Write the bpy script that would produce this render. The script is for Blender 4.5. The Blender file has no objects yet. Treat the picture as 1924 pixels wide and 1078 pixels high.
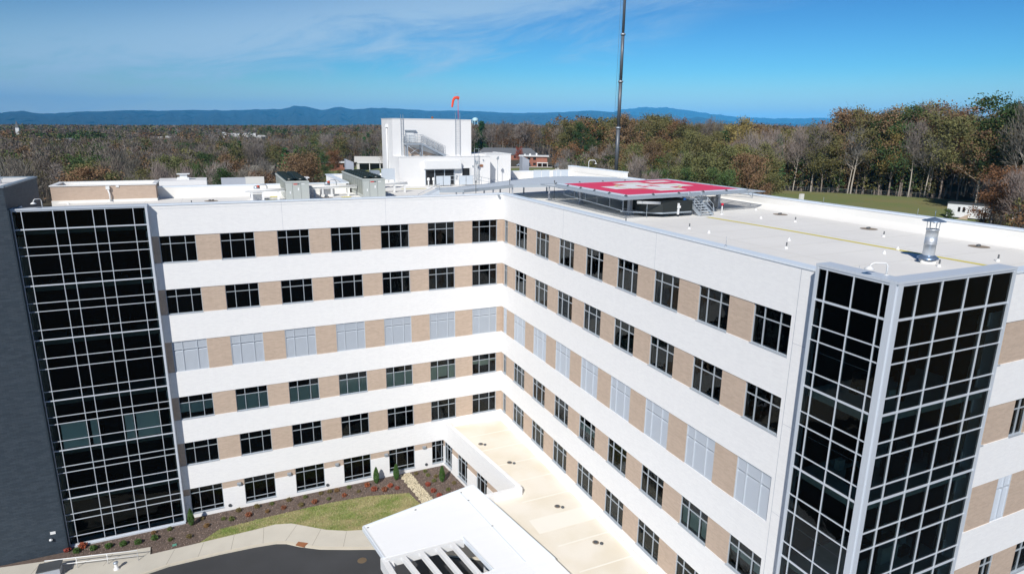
import bpy, math, random
import numpy as np
from math import radians as RD, sin, cos, tan, atan2, hypot, pi
from mathutils import Vector, Matrix
random.seed(7); rng = np.random.default_rng(7)
S = bpy.context.scene
COL = S.collection
# ------------------------------------------------------------------ camera
CAM = Vector((-24.47, -55.85, 6.14)); YAW, PIT, ROL = RD(24.58), RD(-14.04), RD(0.77)
cy, sy, cp, sp = cos(YAW), sin(YAW), cos(PIT), sin(PIT)
fw = Vector((sy*cp, cy*cp, sp)); rt = Vector((cy, -sy, 0)); up = rt.cross(fw)
cr, sr = cos(ROL), sin(ROL)
r2, u2 = cr*rt+sr*up, -sr*rt+cr*up
cd = bpy.data.cameras.new("camera"); cam = bpy.data.objects.new("camera", cd); COL.objects.link(cam)
m = Matrix((r2, u2, -fw)).transposed().to_4x4(); m.translation = CAM; cam.matrix_world = m
cd.sensor_width = 36; cd.lens = 1199.6/1924*36; cd.clip_start = .1; cd.clip_end = 90000
S.camera = cam
# ------------------------------------------------------------------ world, sun, exposure
SUN_AZ, SUN_EL = 221.0, 39.0       # compass degrees from +Y towards +X
W = bpy.data.worlds.new("World"); S.world = W; W.use_nodes = True
nt = W.node_tree; nt.nodes.clear()
def N(tree, t, **k):
    n = tree.nodes.new(t)
    for a, b in k.items(): setattr(n, a, b)
    return n
out = N(nt, 'ShaderNodeOutputWorld'); bg = N(nt, 'ShaderNodeBackground'); bg.inputs[1].default_value = .12
sky = N(nt, 'ShaderNodeTexSky', sky_type='NISHITA', sun_disc=False)
sky.sun_elevation = RD(SUN_EL); sky.sun_rotation = RD(SUN_AZ); sky.altitude = 300; sky.air_density = 1.0; sky.dust_density = 0.25; sky.ozone_density = 2.5
def math_(tree, op, a, b=None, c=None, clamp=False):
    n = N(tree, 'ShaderNodeMath', operation=op); n.use_clamp = clamp
    for i, v in enumerate((a, b, c)):
        if v is None: continue
        if hasattr(v, 'node'): tree.links.new(v, n.inputs[i])
        else: n.inputs[i].default_value = v
    return n.outputs[0]
tc = N(nt, 'ShaderNodeTexCoord'); sx = N(nt, 'ShaderNodeSeparateXYZ'); nt.links.new(tc.outputs['Generated'], sx.inputs[0])
az = math_(nt, 'MULTIPLY', math_(nt, 'ARCTAN2', sx.outputs[0], sx.outputs[1]), 180/pi)
el = math_(nt, 'MULTIPLY', math_(nt, 'ARCSINE', sx.outputs[2]), 180/pi)
# cirrus veil: a band that climbs towards the east, streaked along its length
edge = math_(nt, 'SUBTRACT', el, math_(nt, 'MULTIPLY_ADD', az, .17, 2.0))
cx = N(nt, 'ShaderNodeCombineXYZ')
nt.links.new(math_(nt, 'MULTIPLY', az, .045), cx.inputs[0]); nt.links.new(math_(nt, 'MULTIPLY', edge, .20), cx.inputs[1])
n1 = N(nt, 'ShaderNodeTexNoise'); n1.inputs['Scale'].default_value = 1.9; n1.inputs['Detail'].default_value = 9; n1.inputs['Roughness'].default_value = .66; n1.inputs['Distortion'].default_value = .6
nt.links.new(cx.outputs[0], n1.inputs['Vector'])
wv = math_(nt, 'MULTIPLY_ADD', math_(nt, 'SUBTRACT', n1.outputs[0], .5), 15.0, edge)
mr = N(nt, 'ShaderNodeMapRange', interpolation_type='SMOOTHSTEP'); nt.links.new(wv, mr.inputs[0]); mr.inputs[1].default_value = -1.2; mr.inputs[2].default_value = 4.5
mr.inputs[3].default_value = 0; mr.inputs[4].default_value = .88
# the veil thins to nothing in the east and overhead
fe = N(nt, 'ShaderNodeMapRange', interpolation_type='SMOOTHSTEP'); nt.links.new(az, fe.inputs[0]); fe.inputs[1].default_value = 60; fe.inputs[2].default_value = 12
fo = N(nt, 'ShaderNodeMapRange', interpolation_type='SMOOTHSTEP'); nt.links.new(el, fo.inputs[0]); fo.inputs[1].default_value = 40; fo.inputs[2].default_value = 12
fl = N(nt, 'ShaderNodeMapRange', interpolation_type='SMOOTHSTEP'); nt.links.new(edge, fl.inputs[0]); fl.inputs[1].default_value = 9; fl.inputs[2].default_value = 3
fl.inputs[3].default_value = .25
cover = math_(nt, 'MULTIPLY', math_(nt, 'MULTIPLY', mr.outputs[0], fe.outputs[0]), math_(nt, 'MULTIPLY', fo.outputs[0], fl.outputs[0]))
# deeper, clearer blue: contrast applied at display scale
v1 = N(nt, 'ShaderNodeVectorMath', operation='SCALE'); v1.inputs['Scale'].default_value = .12; nt.links.new(sky.outputs[0], v1.inputs[0])
gmm = N(nt, 'ShaderNodeGamma'); gmm.inputs[1].default_value = 1.85; nt.links.new(v1.outputs[0], gmm.inputs[0])
hs = N(nt, 'ShaderNodeVectorMath', operation='MULTIPLY'); hs.inputs[1].default_value = (.40/.12, .71/.12, .82/.12); nt.links.new(gmm.outputs[0], hs.inputs[0])
mixc = N(nt, 'ShaderNodeMix', data_type='RGBA'); nt.links.new(cover, mixc.inputs['Factor'])
hb = N(nt, 'ShaderNodeMapRange', interpolation_type='SMOOTHSTEP'); nt.links.new(el, hb.inputs[0]); hb.inputs[1].default_value = 5.0; hb.inputs[2].default_value = 0; hb.inputs[4].default_value = 1.0
mixh = N(nt, 'ShaderNodeMix', data_type='RGBA'); nt.links.new(hb.outputs[0], mixh.inputs['Factor']); nt.links.new(hs.outputs[0], mixh.inputs['A']); mixh.inputs['B'].default_value = (4.9, 6.0, 6.3, 1)
nt.links.new(mixh.outputs['Result'], mixc.inputs['A']); mixc.inputs['B'].default_value = (3.6, 5.2, 6.7, 1)
nt.links.new(mixc.outputs['Result'], bg.inputs[0]); nt.links.new(bg.outputs[0], out.inputs[0])
sl = bpy.data.lights.new("sun", 'SUN'); sl.energy = 4.8; sl.angle = RD(.53); sl.color = (1, .955, .89)
so = bpy.data.objects.new("sun", sl); COL.objects.link(so)
sdir = Vector((sin(RD(SUN_AZ))*cos(RD(SUN_EL)), cos(RD(SUN_AZ))*cos(RD(SUN_EL)), sin(RD(SUN_EL))))
so.rotation_euler = sdir.to_track_quat('Z', 'Y').to_euler()
S.view_settings.view_transform = 'Standard'; S.view_settings.look = 'None'; S.view_settings.gamma = 1; S.view_settings.exposure = .0
S.view_settings.use_curve_mapping = False
S.cycles.max_bounces = 6; S.cycles.transparent_max_bounces = 8; S.cycles.volume_bounces = 0

# ------------------------------------------------------------------ materials
def mat(name, col, rough=.8, metal=0, spec=.5, var=0, scale=1.0, stretch=(1, 1, 1), bump=0, bscale=20, objcol=False, attr=None, rnd=0, var2=None, detail=4, bdist=.02):
    m = bpy.data.materials.new(name); m.use_nodes = True; t = m.node_tree; b = t.nodes['Principled BSDF']
    b.inputs['Roughness'].default_value = rough; b.inputs['Metallic'].default_value = metal; b.inputs['Specular IOR Level'].default_value = spec
    b.inputs['Base Color'].default_value = (*col, 1)
    src = None
    if objcol:
        oi = N(t, 'ShaderNodeObjectInfo'); src = oi.outputs['Color']
    if attr:
        a = N(t, 'ShaderNodeAttribute', attribute_name=attr); src = a.outputs['Color']
    if var or bump:
        co = N(t, 'ShaderNodeTexCoord'); mp = N(t, 'ShaderNodeMapping'); mp.inputs['Scale'].default_value = stretch
        t.links.new(co.outputs['Object'], mp.inputs[0])
    if var:
        no = N(t, 'ShaderNodeTexNoise'); no.inputs['Scale'].default_value = scale; no.inputs['Detail'].default_value = detail
        t.links.new(mp.outputs[0], no.inputs['Vector'])
        if var2:
            ra = N(t, 'ShaderNodeMapRange', interpolation_type='SMOOTHSTEP'); t.links.new(no.outputs[0], ra.inputs[0]); ra.inputs[1].default_value = .5-var; ra.inputs[2].default_value = .5+var
            mx = N(t, 'ShaderNodeMix', data_type='RGBA'); t.links.new(ra.outputs[0], mx.inputs['Factor'])
            mx.inputs['A'].default_value = (*col, 1); mx.inputs['B'].default_value = (*var2, 1)
            src = mx.outputs['Result']
        else:
            v = math_(t, 'MULTIPLY_ADD', math_(t, 'SUBTRACT', no.outputs[0], .5), var*2, 1.0)
            h = N(t, 'ShaderNodeVectorMath', operation='SCALE'); t.links.new(v, h.inputs['Scale'])
            if src: t.links.new(src, h.inputs[0])
            else: h.inputs[0].default_value = col
            src = h.outputs[0]
    if src: t.links.new(src, b.inputs['Base Color'])
    if bump:
        n2 = N(t, 'ShaderNodeTexNoise'); n2.inputs['Scale'].default_value = bscale; n2.inputs['Detail'].default_value = 3; t.links.new(mp.outputs[0], n2.inputs['Vector'])
        bp = N(t, 'ShaderNodeBump'); bp.inputs['Strength'].default_value = bump; bp.inputs['Distance'].default_value = bdist
        t.links.new(n2.outputs[0], bp.inputs['Height']); t.links.new(bp.outputs[0], b.inputs['Normal'])
    return m

def brick_mat(name, c1, c2, mortar, sc=1.0, rough=.85, streak=.05, drip=.05):
    """brick courses laid in object space on upright walls: horizontal axis = x+y"""
    m = bpy.data.materials.new(name); m.use_nodes = True; t = m.node_tree; b = t.nodes['Principled BSDF']
    b.inputs['Roughness'].default_value = rough; b.inputs['Specular IOR Level'].default_value = .3
    co = N(t, 'ShaderNodeTexCoord'); s = N(t, 'ShaderNodeSeparateXYZ'); t.links.new(co.outputs['Object'], s.inputs[0])
    c = N(t, 'ShaderNodeCombineXYZ'); t.links.new(math_(t, 'ADD', s.outputs[0], s.outputs[1]), c.inputs[0]); t.links.new(s.outputs[2], c.inputs[1])
    br = N(t, 'ShaderNodeTexBrick'); br.inputs['Scale'].default_value = 1
    br.inputs['Brick Width'].default_value = .3*sc; br.inputs['Row Height'].default_value = .1*sc; br.inputs['Mortar Size'].default_value = .006*sc; br.inputs['Mortar Smooth'].default_value = .3
    br.inputs['Color1'].default_value = (*c1, 1); br.inputs['Color2'].default_value = (*c2, 1); br.inputs['Mortar'].default_value = (*mortar, 1)
    t.links.new(c.outputs[0], br.inputs['Vector'])
    mp = N(t, 'ShaderNodeMapping'); mp.inputs['Scale'].default_value = (.5, 3, 1); t.links.new(c.outputs[0], mp.inputs[0])
    no = N(t, 'ShaderNodeTexNoise'); no.inputs['Scale'].default_value = 1.2; no.inputs['Detail'].default_value = 6; no.inputs['Roughness'].default_value = .65; t.links.new(mp.outputs[0], no.inputs['Vector'])
    h = N(t, 'ShaderNodeVectorMath', operation='SCALE'); t.links.new(br.outputs['Color'], h.inputs[0])
    mp2 = N(t, 'ShaderNodeMapping'); mp2.inputs['Scale'].default_value = (2.2, .10, 1); t.links.new(c.outputs[0], mp2.inputs[0])
    n2 = N(t, 'ShaderNodeTexNoise'); n2.inputs['Scale'].default_value = 1.6; n2.inputs['Detail'].default_value = 5; t.links.new(mp2.outputs[0], n2.inputs['Vector'])
    t.links.new(math_(t, 'MULTIPLY_ADD', math_(t, 'SUBTRACT', n2.outputs[0], .5), drip*2, math_(t, 'MULTIPLY_ADD', math_(t, 'SUBTRACT', no.outputs[0], .5), streak*2, 1.0)), h.inputs['Scale'])
    t.links.new(h.outputs[0], b.inputs['Base Color'])
    bp = N(t, 'ShaderNodeBump'); bp.inputs['Strength'].default_value = .10; bp.inputs['Distance'].default_value = .01; bp.invert = True
    t.links.new(br.outputs['Fac'], bp.inputs['Height']); t.links.new(bp.outputs[0], b.inputs['Normal'])
    return m

def glass_mat(name, tint=(.25, .33, .31), wav=.25, ior=1.42):
    m = bpy.data.materials.new(name); m.use_nodes = True; t = m.node_tree; t.nodes.clear()
    o = N(t, 'ShaderNodeOutputMaterial'); tr = N(t, 'ShaderNodeBsdfTransparent'); tr.inputs[0].default_value = (*tint, 1)
    gl = N(t, 'ShaderNodeBsdfGlossy'); gl.inputs['Roughness'].default_value = .01; gl.inputs['Color'].default_value = (.85, .9, .9, 1)
    fr = N(t, 'ShaderNodeFresnel'); fr.inputs['IOR'].default_value = ior
    mx = N(t, 'ShaderNodeMixShader'); t.links.new(fr.outputs[0], mx.inputs[0]); t.links.new(tr.outputs[0], mx.inputs[1]); t.links.new(gl.outputs[0], mx.inputs[2])
    co = N(t, 'ShaderNodeTexCoord'); no = N(t, 'ShaderNodeTexNoise'); no.inputs['Scale'].default_value = .9; no.inputs['Detail'].default_value = 2; no.inputs['Distortion'].default_value = 1.0
    t.links.new(co.outputs['Object'], no.inputs['Vector'])
    bp = N(t, 'ShaderNodeBump'); bp.inputs['Strength'].default_value = wav; bp.inputs['Distance'].default_value = .03; t.links.new(no.outputs[0], bp.inputs['Height'])
    t.links.new(bp.outputs[0], gl.inputs['Normal']); t.links.new(mx.outputs[0], o.inputs[0])
    return m

M = {}
M['white'] = brick_mat('white_painted_brick', (.84, .84, .835), (.80, .80, .80), (.80, .80, .795), 1, streak=.015, drip=.022)
M['whitewall'] = mat('white_render', (.75, .75, .745), .7, var=.03, scale=.6, bump=.1)
M['beige'] = brick_mat('beige_brick', (.53, .415, .325), (.47, .365, .285), (.52, .44, .37), 1, streak=.11)
M['tan'] = brick_mat('tan_brick', (.50, .39, .31), (.46, .355, .28), (.5, .42, .35), 1, streak=.08)
M['dark'] = brick_mat('charcoal_brick', (.032, .046, .062), (.048, .064, .082), (.024, .032, .042), 1.3, rough=.6, streak=.3)
M['redbrick'] = brick_mat('red_brick', (.33, .12, .075), (.27, .10, .065), (.35, .28, .24), 1, streak=.1)
M['coping'] = mat('coping_metal', (.74, .80, .86), .35, metal=0, var=.03, scale=.5)
M['roof'] = mat('roof_membrane', (.83, .82, .785), .75, var=.2, scale=.16, var2=(.77, .76, .73), detail=9)
M['lowroof'] = mat('low_roof_membrane', (.79, .745, .655), .8, var=.16, scale=.3, var2=(.72, .66, .54), detail=10)
M['frame'] = mat('window_frame_metal', (.46, .51, .56), .4, metal=.2)
M['cwframe'] = mat('curtain_wall_metal', (.60, .65, .71), .4, metal=.1)
M['cwdark'] = mat('dark_return_metal', (.03, .045, .06), .4)
M['louver'] = mat('louver_metal', (.55, .60, .66), .45, metal=.2)
M['glass'] = glass_mat('tinted_glass', (.60, .66, .60), .3)
M['cwglass'] = glass_mat('dark_curtain_glass', (.66, .70, .62), .3, 1.30)
M['interior'] = mat('dark_interior', (.003, .003, .003), .9, spec=0)  # near-black base: the darkness of unlit rooms is put into the colour
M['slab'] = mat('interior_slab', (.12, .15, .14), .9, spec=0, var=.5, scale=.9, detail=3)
M['blind'] = mat('window_blind', (.78, .86, .80), .9)
M['steel'] = mat('galvanised_steel', (.40, .45, .50), .45, metal=.45, var=.08, scale=4)
M['steeld'] = mat('dark_steel', (.10, .11, .12), .5, metal=.4)
M['grate'] = mat('steel_grating', (.60, .66, .72), .6, metal=.2, var=.1, scale=30)
M['chrome'] = mat('stainless_flue', (.60, .64, .68), .42, metal=.6, var=.06, scale=3, stretch=(1, 1, 6))
M['flucap'] = mat('flue_cap_metal', (.20, .28, .40), .35, metal=.6)
M['red'] = mat('pad_red', (.78, .045, .12), .6, var=.04, scale=.8)
M['padwhite'] = mat('pad_white', (.82, .82, .82), .6)
M['yellow'] = mat('yellow_paint', (.72, .62, .10), .7, var=.08, scale=2)
M['ring'] = mat('pad_ring_yellow', (.66, .58, .30), .6)
M['chiller'] = mat('chiller_paint', (.43, .46, .44), .5, var=.05, scale=1)
M['coil'] = mat('chiller_coil', (.25, .27, .245), .6, var=.12, scale=20, stretch=(1, 6, 1))
M['fan'] = mat('fan_black', (.012, .022, .022), .4)
M['fanblade'] = mat('fan_blade_green', (.10, .22, .19), .5)
M['black'] = mat('black_cladding', (.015, .02, .02), .6)
M['orange'] = mat('windsock_orange', (.75, .07, .03), .7)
M['pinkred'] = mat('mast_red', (.65, .05, .09), .5)
M['asphalt'] = mat('asphalt', (.044, .046, .050), .85, var=.35, scale=.35, bump=.3, bscale=40, detail=6)
M['concrete'] = mat('concrete', (.56, .53, .46), .85, var=.10, scale=.7, bump=.1, detail=6)
M['curb'] = mat('curb_concrete', (.60, .55, .45), .85, var=.1, scale=1)
M['mulch'] = mat('bark_mulch', (.19, .14, .115), .95, var=.35, scale=6, bump=1, bscale=25, var2=(.10, .075, .062), bdist=.06)
M['grassg'] = mat('lawn_soil', (.20, .25, .06), .95, var=.16, scale=.8, var2=(.34, .29, .14), detail=8)
M['blade'] = mat('grass_blade', (.13, .20, .04), .8, attr='col')
M['gravel'] = mat('pale_gravel', (.62, .55, .38), .9, attr='col')
M['field'] = mat('mown_field', (.13, .19, .05), .95, var=.3, scale=.05, var2=(.22, .19, .08), detail=7)
M['leaf'] = mat('leaf', (.05, .07, .02), .75, spec=.2, objcol=True, var=.6, scale=.35, detail=5)
M['needle'] = mat('needle', (.03, .06, .02), .75, spec=.2, objcol=True, var=.4, scale=.5)
M['twig'] = mat('twig', (.16, .13, .11), .9, objcol=True, var=.2, scale=.5)
M['bark'] = mat('bark', (.24, .20, .17), .9, var=.3, scale=.8)
M['palebark'] = mat('pale_bark', (.42, .38, .33), .9, var=.3, scale=.8)
M['woods'] = mat('far_foliage', (.05, .05, .03), .85, spec=.1, attr='col')
M['shrubg'] = mat('shrub_leaf', (.05, .1, .02), .7, objcol=True, var=.5, scale=6)
M['hill'] = mat('far_hills', (.010, .018, .018), .95, var=.35, scale=.0009, detail=9)
M['plastic'] = mat('white_plastic', (.75, .76, .76), .5)
M['roofgrey'] = mat('grey_shingle', (.12, .13, .145), .9, var=.1, scale=1)
M['rooftan'] = mat('tan_shingle', (.20, .19, .16), .9, var=.1, scale=1)
M['siding'] = mat('pale_siding', (.58, .58, .55), .7, var=.05, scale=.6)
M['peach'] = mat('peach_siding', (.60, .42, .28), .7)
M['winblack'] = mat('dark_window', (.02, .022, .025), .15)
M['tank'] = mat('tank_blue', (.45, .68, .76), .5)
M['carw'] = mat('car_paint', (.4, .4, .4), .3, objcol=True)
M['rubber'] = mat('rubber', (.015, .015, .015), .8)
M['rust'] = mat('rusty_iron', (.30, .12, .05), .8, var=.3, scale=5)
M['corrug'] = mat('corrugated_metal', (.42, .45, .50), .5, metal=.2)
M['drainstain'] = mat('drain_silt', (.26, .21, .16), .9, var=.3, scale=2)

# ------------------------------------------------------------------ mesh helpers
class MB:
    def __init__(s): s.v = []; s.f = []; s.mi = []; s.sm = []
    def quad(s, a, b, c, d, m=0):
        i = len(s.v); s.v += [a, b, c, d]; s.f.append((i, i+1, i+2, i+3)); s.mi.append(m); s.sm.append(False)
    def box(s, x0, x1, y0, y1, z0, z1, m=0):
        if x0 > x1: x0, x1 = x1, x0
        if y0 > y1: y0, y1 = y1, y0
        if z0 > z1: z0, z1 = z1, z0
        i = len(s.v)
        s.v += [(x0, y0, z0), (x1, y0, z0), (x1, y1, z0), (x0, y1, z0), (x0, y0, z1), (x1, y0, z1), (x1, y1, z1), (x0, y1, z1)]
        for f in ((0, 3, 2, 1), (4, 5, 6, 7), (0, 1, 5, 4), (1, 2, 6, 5), (2, 3, 7, 6), (3, 0, 4, 7)):
            s.f.append(tuple(i+k for k in f)); s.mi.append(m); s.sm.append(False)
    def prism(s, poly, z0, z1, m=0):
        """poly: list of (x,y) counter-clockwise; z1 may be a list"""
        n = len(poly); i = len(s.v)
        zt = z1 if isinstance(z1, (list, tuple)) else [z1]*n
        s.v += [(x, y, z0) for x, y in poly] + [(x, y, zt[k]) for k, (x, y) in enumerate(poly)]
        s.f.append(tuple(i+k for k in reversed(range(n)))); s.f.append(tuple(i+n+k for k in range(n)))
        for k in range(n): s.f.append((i+k, i+(k+1) % n, i+n+(k+1) % n, i+n+k))
        s.mi += [m]*(n+2); s.sm += [False]*(n+2)
    def beam(s, a, b, w, h, m=0):
        a = Vector(a); b = Vector(b); d = (b-a)
        if d.length < 1e-6: return
        d.normalize(); u = Vector((0, 0, 1)) if abs(d.z) < .99 else Vector((0, 1, 0))
        l = d.cross(u).normalized(); u = l.cross(d).normalized()
        i = len(s.v)
        for q in (a, b):
            for sx_, sz_ in ((-1, -1), (1, -1), (1, 1), (-1, 1)): s.v.append(tuple(q+l*(w/2*sx_)+u*(h/2*sz_)))
        for f in ((0, 1, 2, 3), (7, 6, 5, 4), (0, 4, 5, 1), (1, 5, 6, 2), (2, 6, 7, 3), (3, 7, 4, 0)):
            s.f.append(tuple(i+k for k in f)); s.mi.append(m); s.sm.append(False)
    def tube(s, pts, r, n=8, m=0, cap=True):
        pts = [Vector(p) for p in pts]; R = r if isinstance(r, (list, tuple)) else [r]*len(pts)
        i = len(s.v); prev = None
        for k, p in enumerate(pts):
            d = (pts[min(k+1, len(pts)-1)]-pts[max(k-1, 0)]); d.normalize()
            if prev is None: a = d.orthogonal().normalized()
            else:
                a = prev-d*prev.dot(d); a = a.normalized() if a.length > 1e-6 else d.orthogonal().normalized()
            prev = a; b = d.cross(a)
            for j in range(n):
                t = 2*pi*j/n; s.v.append(tuple(p+(a*cos(t)+b*sin(t))*R[k]))
        for k in range(len(pts)-1):
            for j in range(n):
                s.f.append((i+k*n+j, i+k*n+(j+1) % n, i+(k+1)*n+(j+1) % n, i+(k+1)*n+j)); s.mi.append(m); s.sm.append(True)
        if cap:
            s.f.append(tuple(i+j for j in reversed(range(n)))); s.f.append(tuple(i+(len(pts)-1)*n+j for j in range(n))); s.mi += [m, m]; s.sm += [False, False]
    def lathe(s, prof, c=(0, 0, 0), n=20, m=0):
        """prof: (r,z) list"""
        i = len(s.v)
        for r, z in prof:
            for j in range(n):
                t = 2*pi*j/n; s.v.append((c[0]+r*cos(t), c[1]+r*sin(t), c[2]+z))
        for k in range(len(prof)-1):
            for j in range(n):
                s.f.append((i+k*n+j, i+k*n+(j+1) % n, i+(k+1)*n+(j+1) % n, i+(k+1)*n+j)); s.mi.append(m); s.sm.append(True)
    def mesh(s, name, mats):
        me = bpy.data.meshes.new(name); me.from_pydata(s.v, [], s.f)
        for x in (mats if isinstance(mats, (list, tuple)) else [mats]): me.materials.append(x)
        me.polygons.foreach_set('material_index', s.mi); me.polygons.foreach_set('use_smooth', s.sm); me.update()
        return me
    def build(s, name, mats, parent=None, **k):
        o = bpy.data.objects.new(name, s.mesh(name, mats)); COL.objects.link(o)
        if parent: o.parent = parent
        tag(o, **k); return o
def tag(o, label=None, cat=None, group=None, kind=None):
    if label: o['label'] = label
    if cat: o['category'] = cat
    if group: o['group'] = group
    if kind: o['kind'] = kind
def empty(name, loc, label=None, cat=None, group=None, rz=0, kind=None):
    o = bpy.data.objects.new(name, None); COL.objects.link(o); o.location = loc; o.rotation_euler = (0, 0, rz); o.empty_display_size = .2
    tag(o, label, cat, group, kind); return o
def np_mesh(name, V, F, mats, col=None, mi=None, smooth=False):
    me = bpy.data.meshes.new(name); n = len(V); k = F.shape[1]; nf = len(F)
    me.vertices.add(n); me.vertices.foreach_set('co', V.astype(np.float32).ravel())
    me.loops.add(nf*k); me.loops.foreach_set('vertex_index', F.astype(np.int32).ravel())
    me.polygons.add(nf); me.polygons.foreach_set('loop_start', np.arange(0, nf*k, k, dtype=np.int32)); me.polygons.foreach_set('loop_total', np.full(nf, k, dtype=np.int32))
    for x in (mats if isinstance(mats, (list, tuple)) else [mats]): me.materials.append(x)
    if mi is not None: me.polygons.foreach_set('material_index', mi.astype(np.int32))
    me.update(calc_edges=True)
    if smooth: me.polygons.foreach_set('use_smooth', np.ones(nf, dtype=bool))
    if col is not None:
        a = me.attributes.new('col', 'FLOAT_COLOR', 'POINT'); a.data.foreach_set('color', np.c_[col, np.ones(n)].astype(np.float32).ravel())
    return me
def link(name, me, parent=None, **k):
    o = bpy.data.objects.new(name, me); COL.objects.link(o)
    if parent: o.parent = parent
    tag(o, **k); return o
def leaf_quads(P, size, aspect=1.0, upb=0.0, rg=rng):
    """one randomly turned quad at each point of P"""
    n = len(P); d = rg.normal(size=(n, 3)); d /= np.linalg.norm(d, axis=1)[:, None]
    e = rg.normal(size=(n, 3)); e[:, 2] += upb; e -= d*(e*d).sum(1)[:, None]; e /= np.linalg.norm(e, axis=1)[:, None]
    c = np.cross(d, e); s = (size*(.6+.8*rg.random(n)))[:, None] if np.ndim(size) == 0 else (size*(.6+.8*rg.random(n)))[:, None]
    a = e*s*.5; b = c*s*.5*aspect
    V = np.stack([P-a-b*.6, P+a*.2-b, P+a+b*.3, P-a*.1+b], 1).reshape(-1, 3)
    return V, np.arange(4*n).reshape(-1, 4)
# ------------------------------------------------------------------ terrain
G = -27.10
def sst(a, b, x): t = np.clip((x-a)/(b-a), 0, 1); return t*t*(3-2*t)
def H(x, y):
    x = np.asarray(x, float); y = np.asarray(y, float)
    dx = x-CAM.x; dy = y-CAM.y; r = np.hypot(dx, dy); a = np.degrees(np.arctan2(dx, dy))
    tgt = np.interp(a, [-60, -35, 5, 10, 15, 20, 26, 50, 80, 110], [-27, -25, -25, -22, -17, -15, -14, -14, -14, -27])
    r0 = np.interp(a, [-60, 20, 50, 90], [110, 110, 76, 76]); r1 = np.interp(a, [-60, 20, 50, 90], [240, 240, 150, 150])
    h = G+(tgt-G)*sst(0, 1, (r-r0)/(r1-r0))
    e = np.interp(a, [-60, -17, -10, 4, 18, 31, 48, 62, 100], [-.42, -.42, -.37, -.20, -.04, .10, .22, .22, .1])
    far = 6.1+2600*np.tan(np.radians(e))-13
    w = sst(380, 2400, r); h = h*(1-w)+far*w
    h = h+sst(380, 900, r)*(4.5*np.sin(x*.0061+1.3)*np.cos(y*.0047)+3.5*np.sin(x*.013-y*.011))*(1-sst(1800, 2600, r))
    h = h-sst(2600, 9000, r)*60
    return h
rr = np.concatenate([[0], np.linspace(8, 100, 12), np.geomspace(110, 600, 34), np.geomspace(640, 34000, 60)])
na = 360; th = np.linspace(0, 2*pi, na, endpoint=False)
RR, TT = np.meshgrid(rr[1:], th, indexing='ij')
X = CAM.x+RR*np.sin(TT); Y = CAM.y+RR*np.cos(TT); Z = H(X, Y)
V = np.concatenate([[[CAM.x, CAM.y, G]], np.stack([X, Y, Z], -1).reshape(-1, 3)])
nr = len(rr)-1; i, j = np.meshgrid(np.arange(nr-1), np.arange(na), indexing='ij'); j2 = (j+1) % na
F = np.stack([1+i*na+j, 1+(i+1)*na+j, 1+(i+1)*na+j2, 1+i*na+j2], -1).reshape(-1, 4)[:, ::-1]
j = np.arange(na); F0 = np.stack([np.zeros(na, int), 1+j, 1+(j+1) % na, 1+(j+1) % na], -1)[:, ::-1]
gm = mat('ground_litter', (.085, .065, .045), .95, var=.3, scale=.03, var2=(.06, .055, .03), detail=10)
ground_me = np_mesh('ground', V, F, gm, smooth=True)
link('ground', ground_me, kind='structure')
c0 = MB(); c0.prism([(CAM.x+8.02*sin(-t), CAM.y+8.02*cos(-t)) for t in np.linspace(0, 2*pi, 48, endpoint=False)], G-.5, G+.002); c0.build('ground_disc', M['asphalt'], kind='structure')

# ------------------------------------------------------------------ mountains
def ridge(name, prof, D, depth, base):
    a = np.array([p_[0] for p_ in prof]); e = np.array([p_[1] for p_ in prof])
    aa = np.linspace(a[0], a[-1], 700); ee = np.interp(aa, a, e); g_ = np.random.default_rng(int(D))
    ee = ee+np.interp(aa, np.linspace(a[0], a[-1], 260), g_.normal(0, .018, 260))
    rows = 26; Vs = []
    top = CAM.z+D*np.tan(np.radians(ee))
    for k in range(rows):
        t = k/(rows-1)
        rad = D-depth*(1-t)
        shape = t**.85
        sp_ = np.interp(aa, np.linspace(a[0], a[-1], 120), g_.normal(0, 1, 120))
        wob = np.sin(aa*2.1+t*2)*.05+np.sin(aa*5.3+1-t*3)*.05+np.sin(aa*11+t*5)*.03
        z = base+(top-base)*np.clip(shape+wob*(t*(1-t)*4), 0, 1.0)
        rr_ = rad+sp_*depth*.02
        if k == rows-1: z = top; rr_ = np.full_like(aa, D)
        Vs.append(np.stack([CAM.x+rr_*np.sin(np.radians(aa)), CAM.y+rr_*np.cos(np.radians(aa)), z], -1))
    b = Vs[-1].copy(); b[:, :2] = (b[:, :2]-[CAM.x, CAM.y])*((D+depth*.6)/D)+[CAM.x, CAM.y]; b[:, 2] = base; Vs.append(b); rows += 1
    n = len(aa); V = np.concatenate(Vs); i, j = np.meshgrid(np.arange(rows-1), np.arange(n-1), indexing='ij')
    F = np.stack([i*n+j, i*n+j+1, (i+1)*n+j+1, (i+1)*n+j], -1).reshape(-1, 4)
    link(name, np_mesh(name, V, F, M['hill'], smooth=True), kind='structure')
farp = [(-60, .7), (-40, .9), (-25, .6), (-13.35, .5), (-12.16, .64), (-10.98, .48), (-9.72, .59), (-8.43, .69), (-7.11, .76), (-5.4, .87), (-3.64, .84), (-2.18, .95), (-.69, .98), (1.23, .98), (3.21, 1.11), (5.24, 1.19), (5.87, 1.33), (6.17, 1.47), (7.0, 1.44), (7.53, 1.33), (8.37, 1.17), (8.93, 1.27), (9.37, 1.41), (9.8, 1.46), (10.31, 1.34), (10.96, 1.26), (12.49, 1.42), (14.27, 1.41), (16.06, 1.31), (18.32, 1.3), (21.07, 1.3), (23.83, 1.2), (26.13, 1.19), (28.43, 1.31), (31.16, 1.47), (32.98, 1.35), (36, 1.0), (42, .6), (50, .3)]
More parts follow.
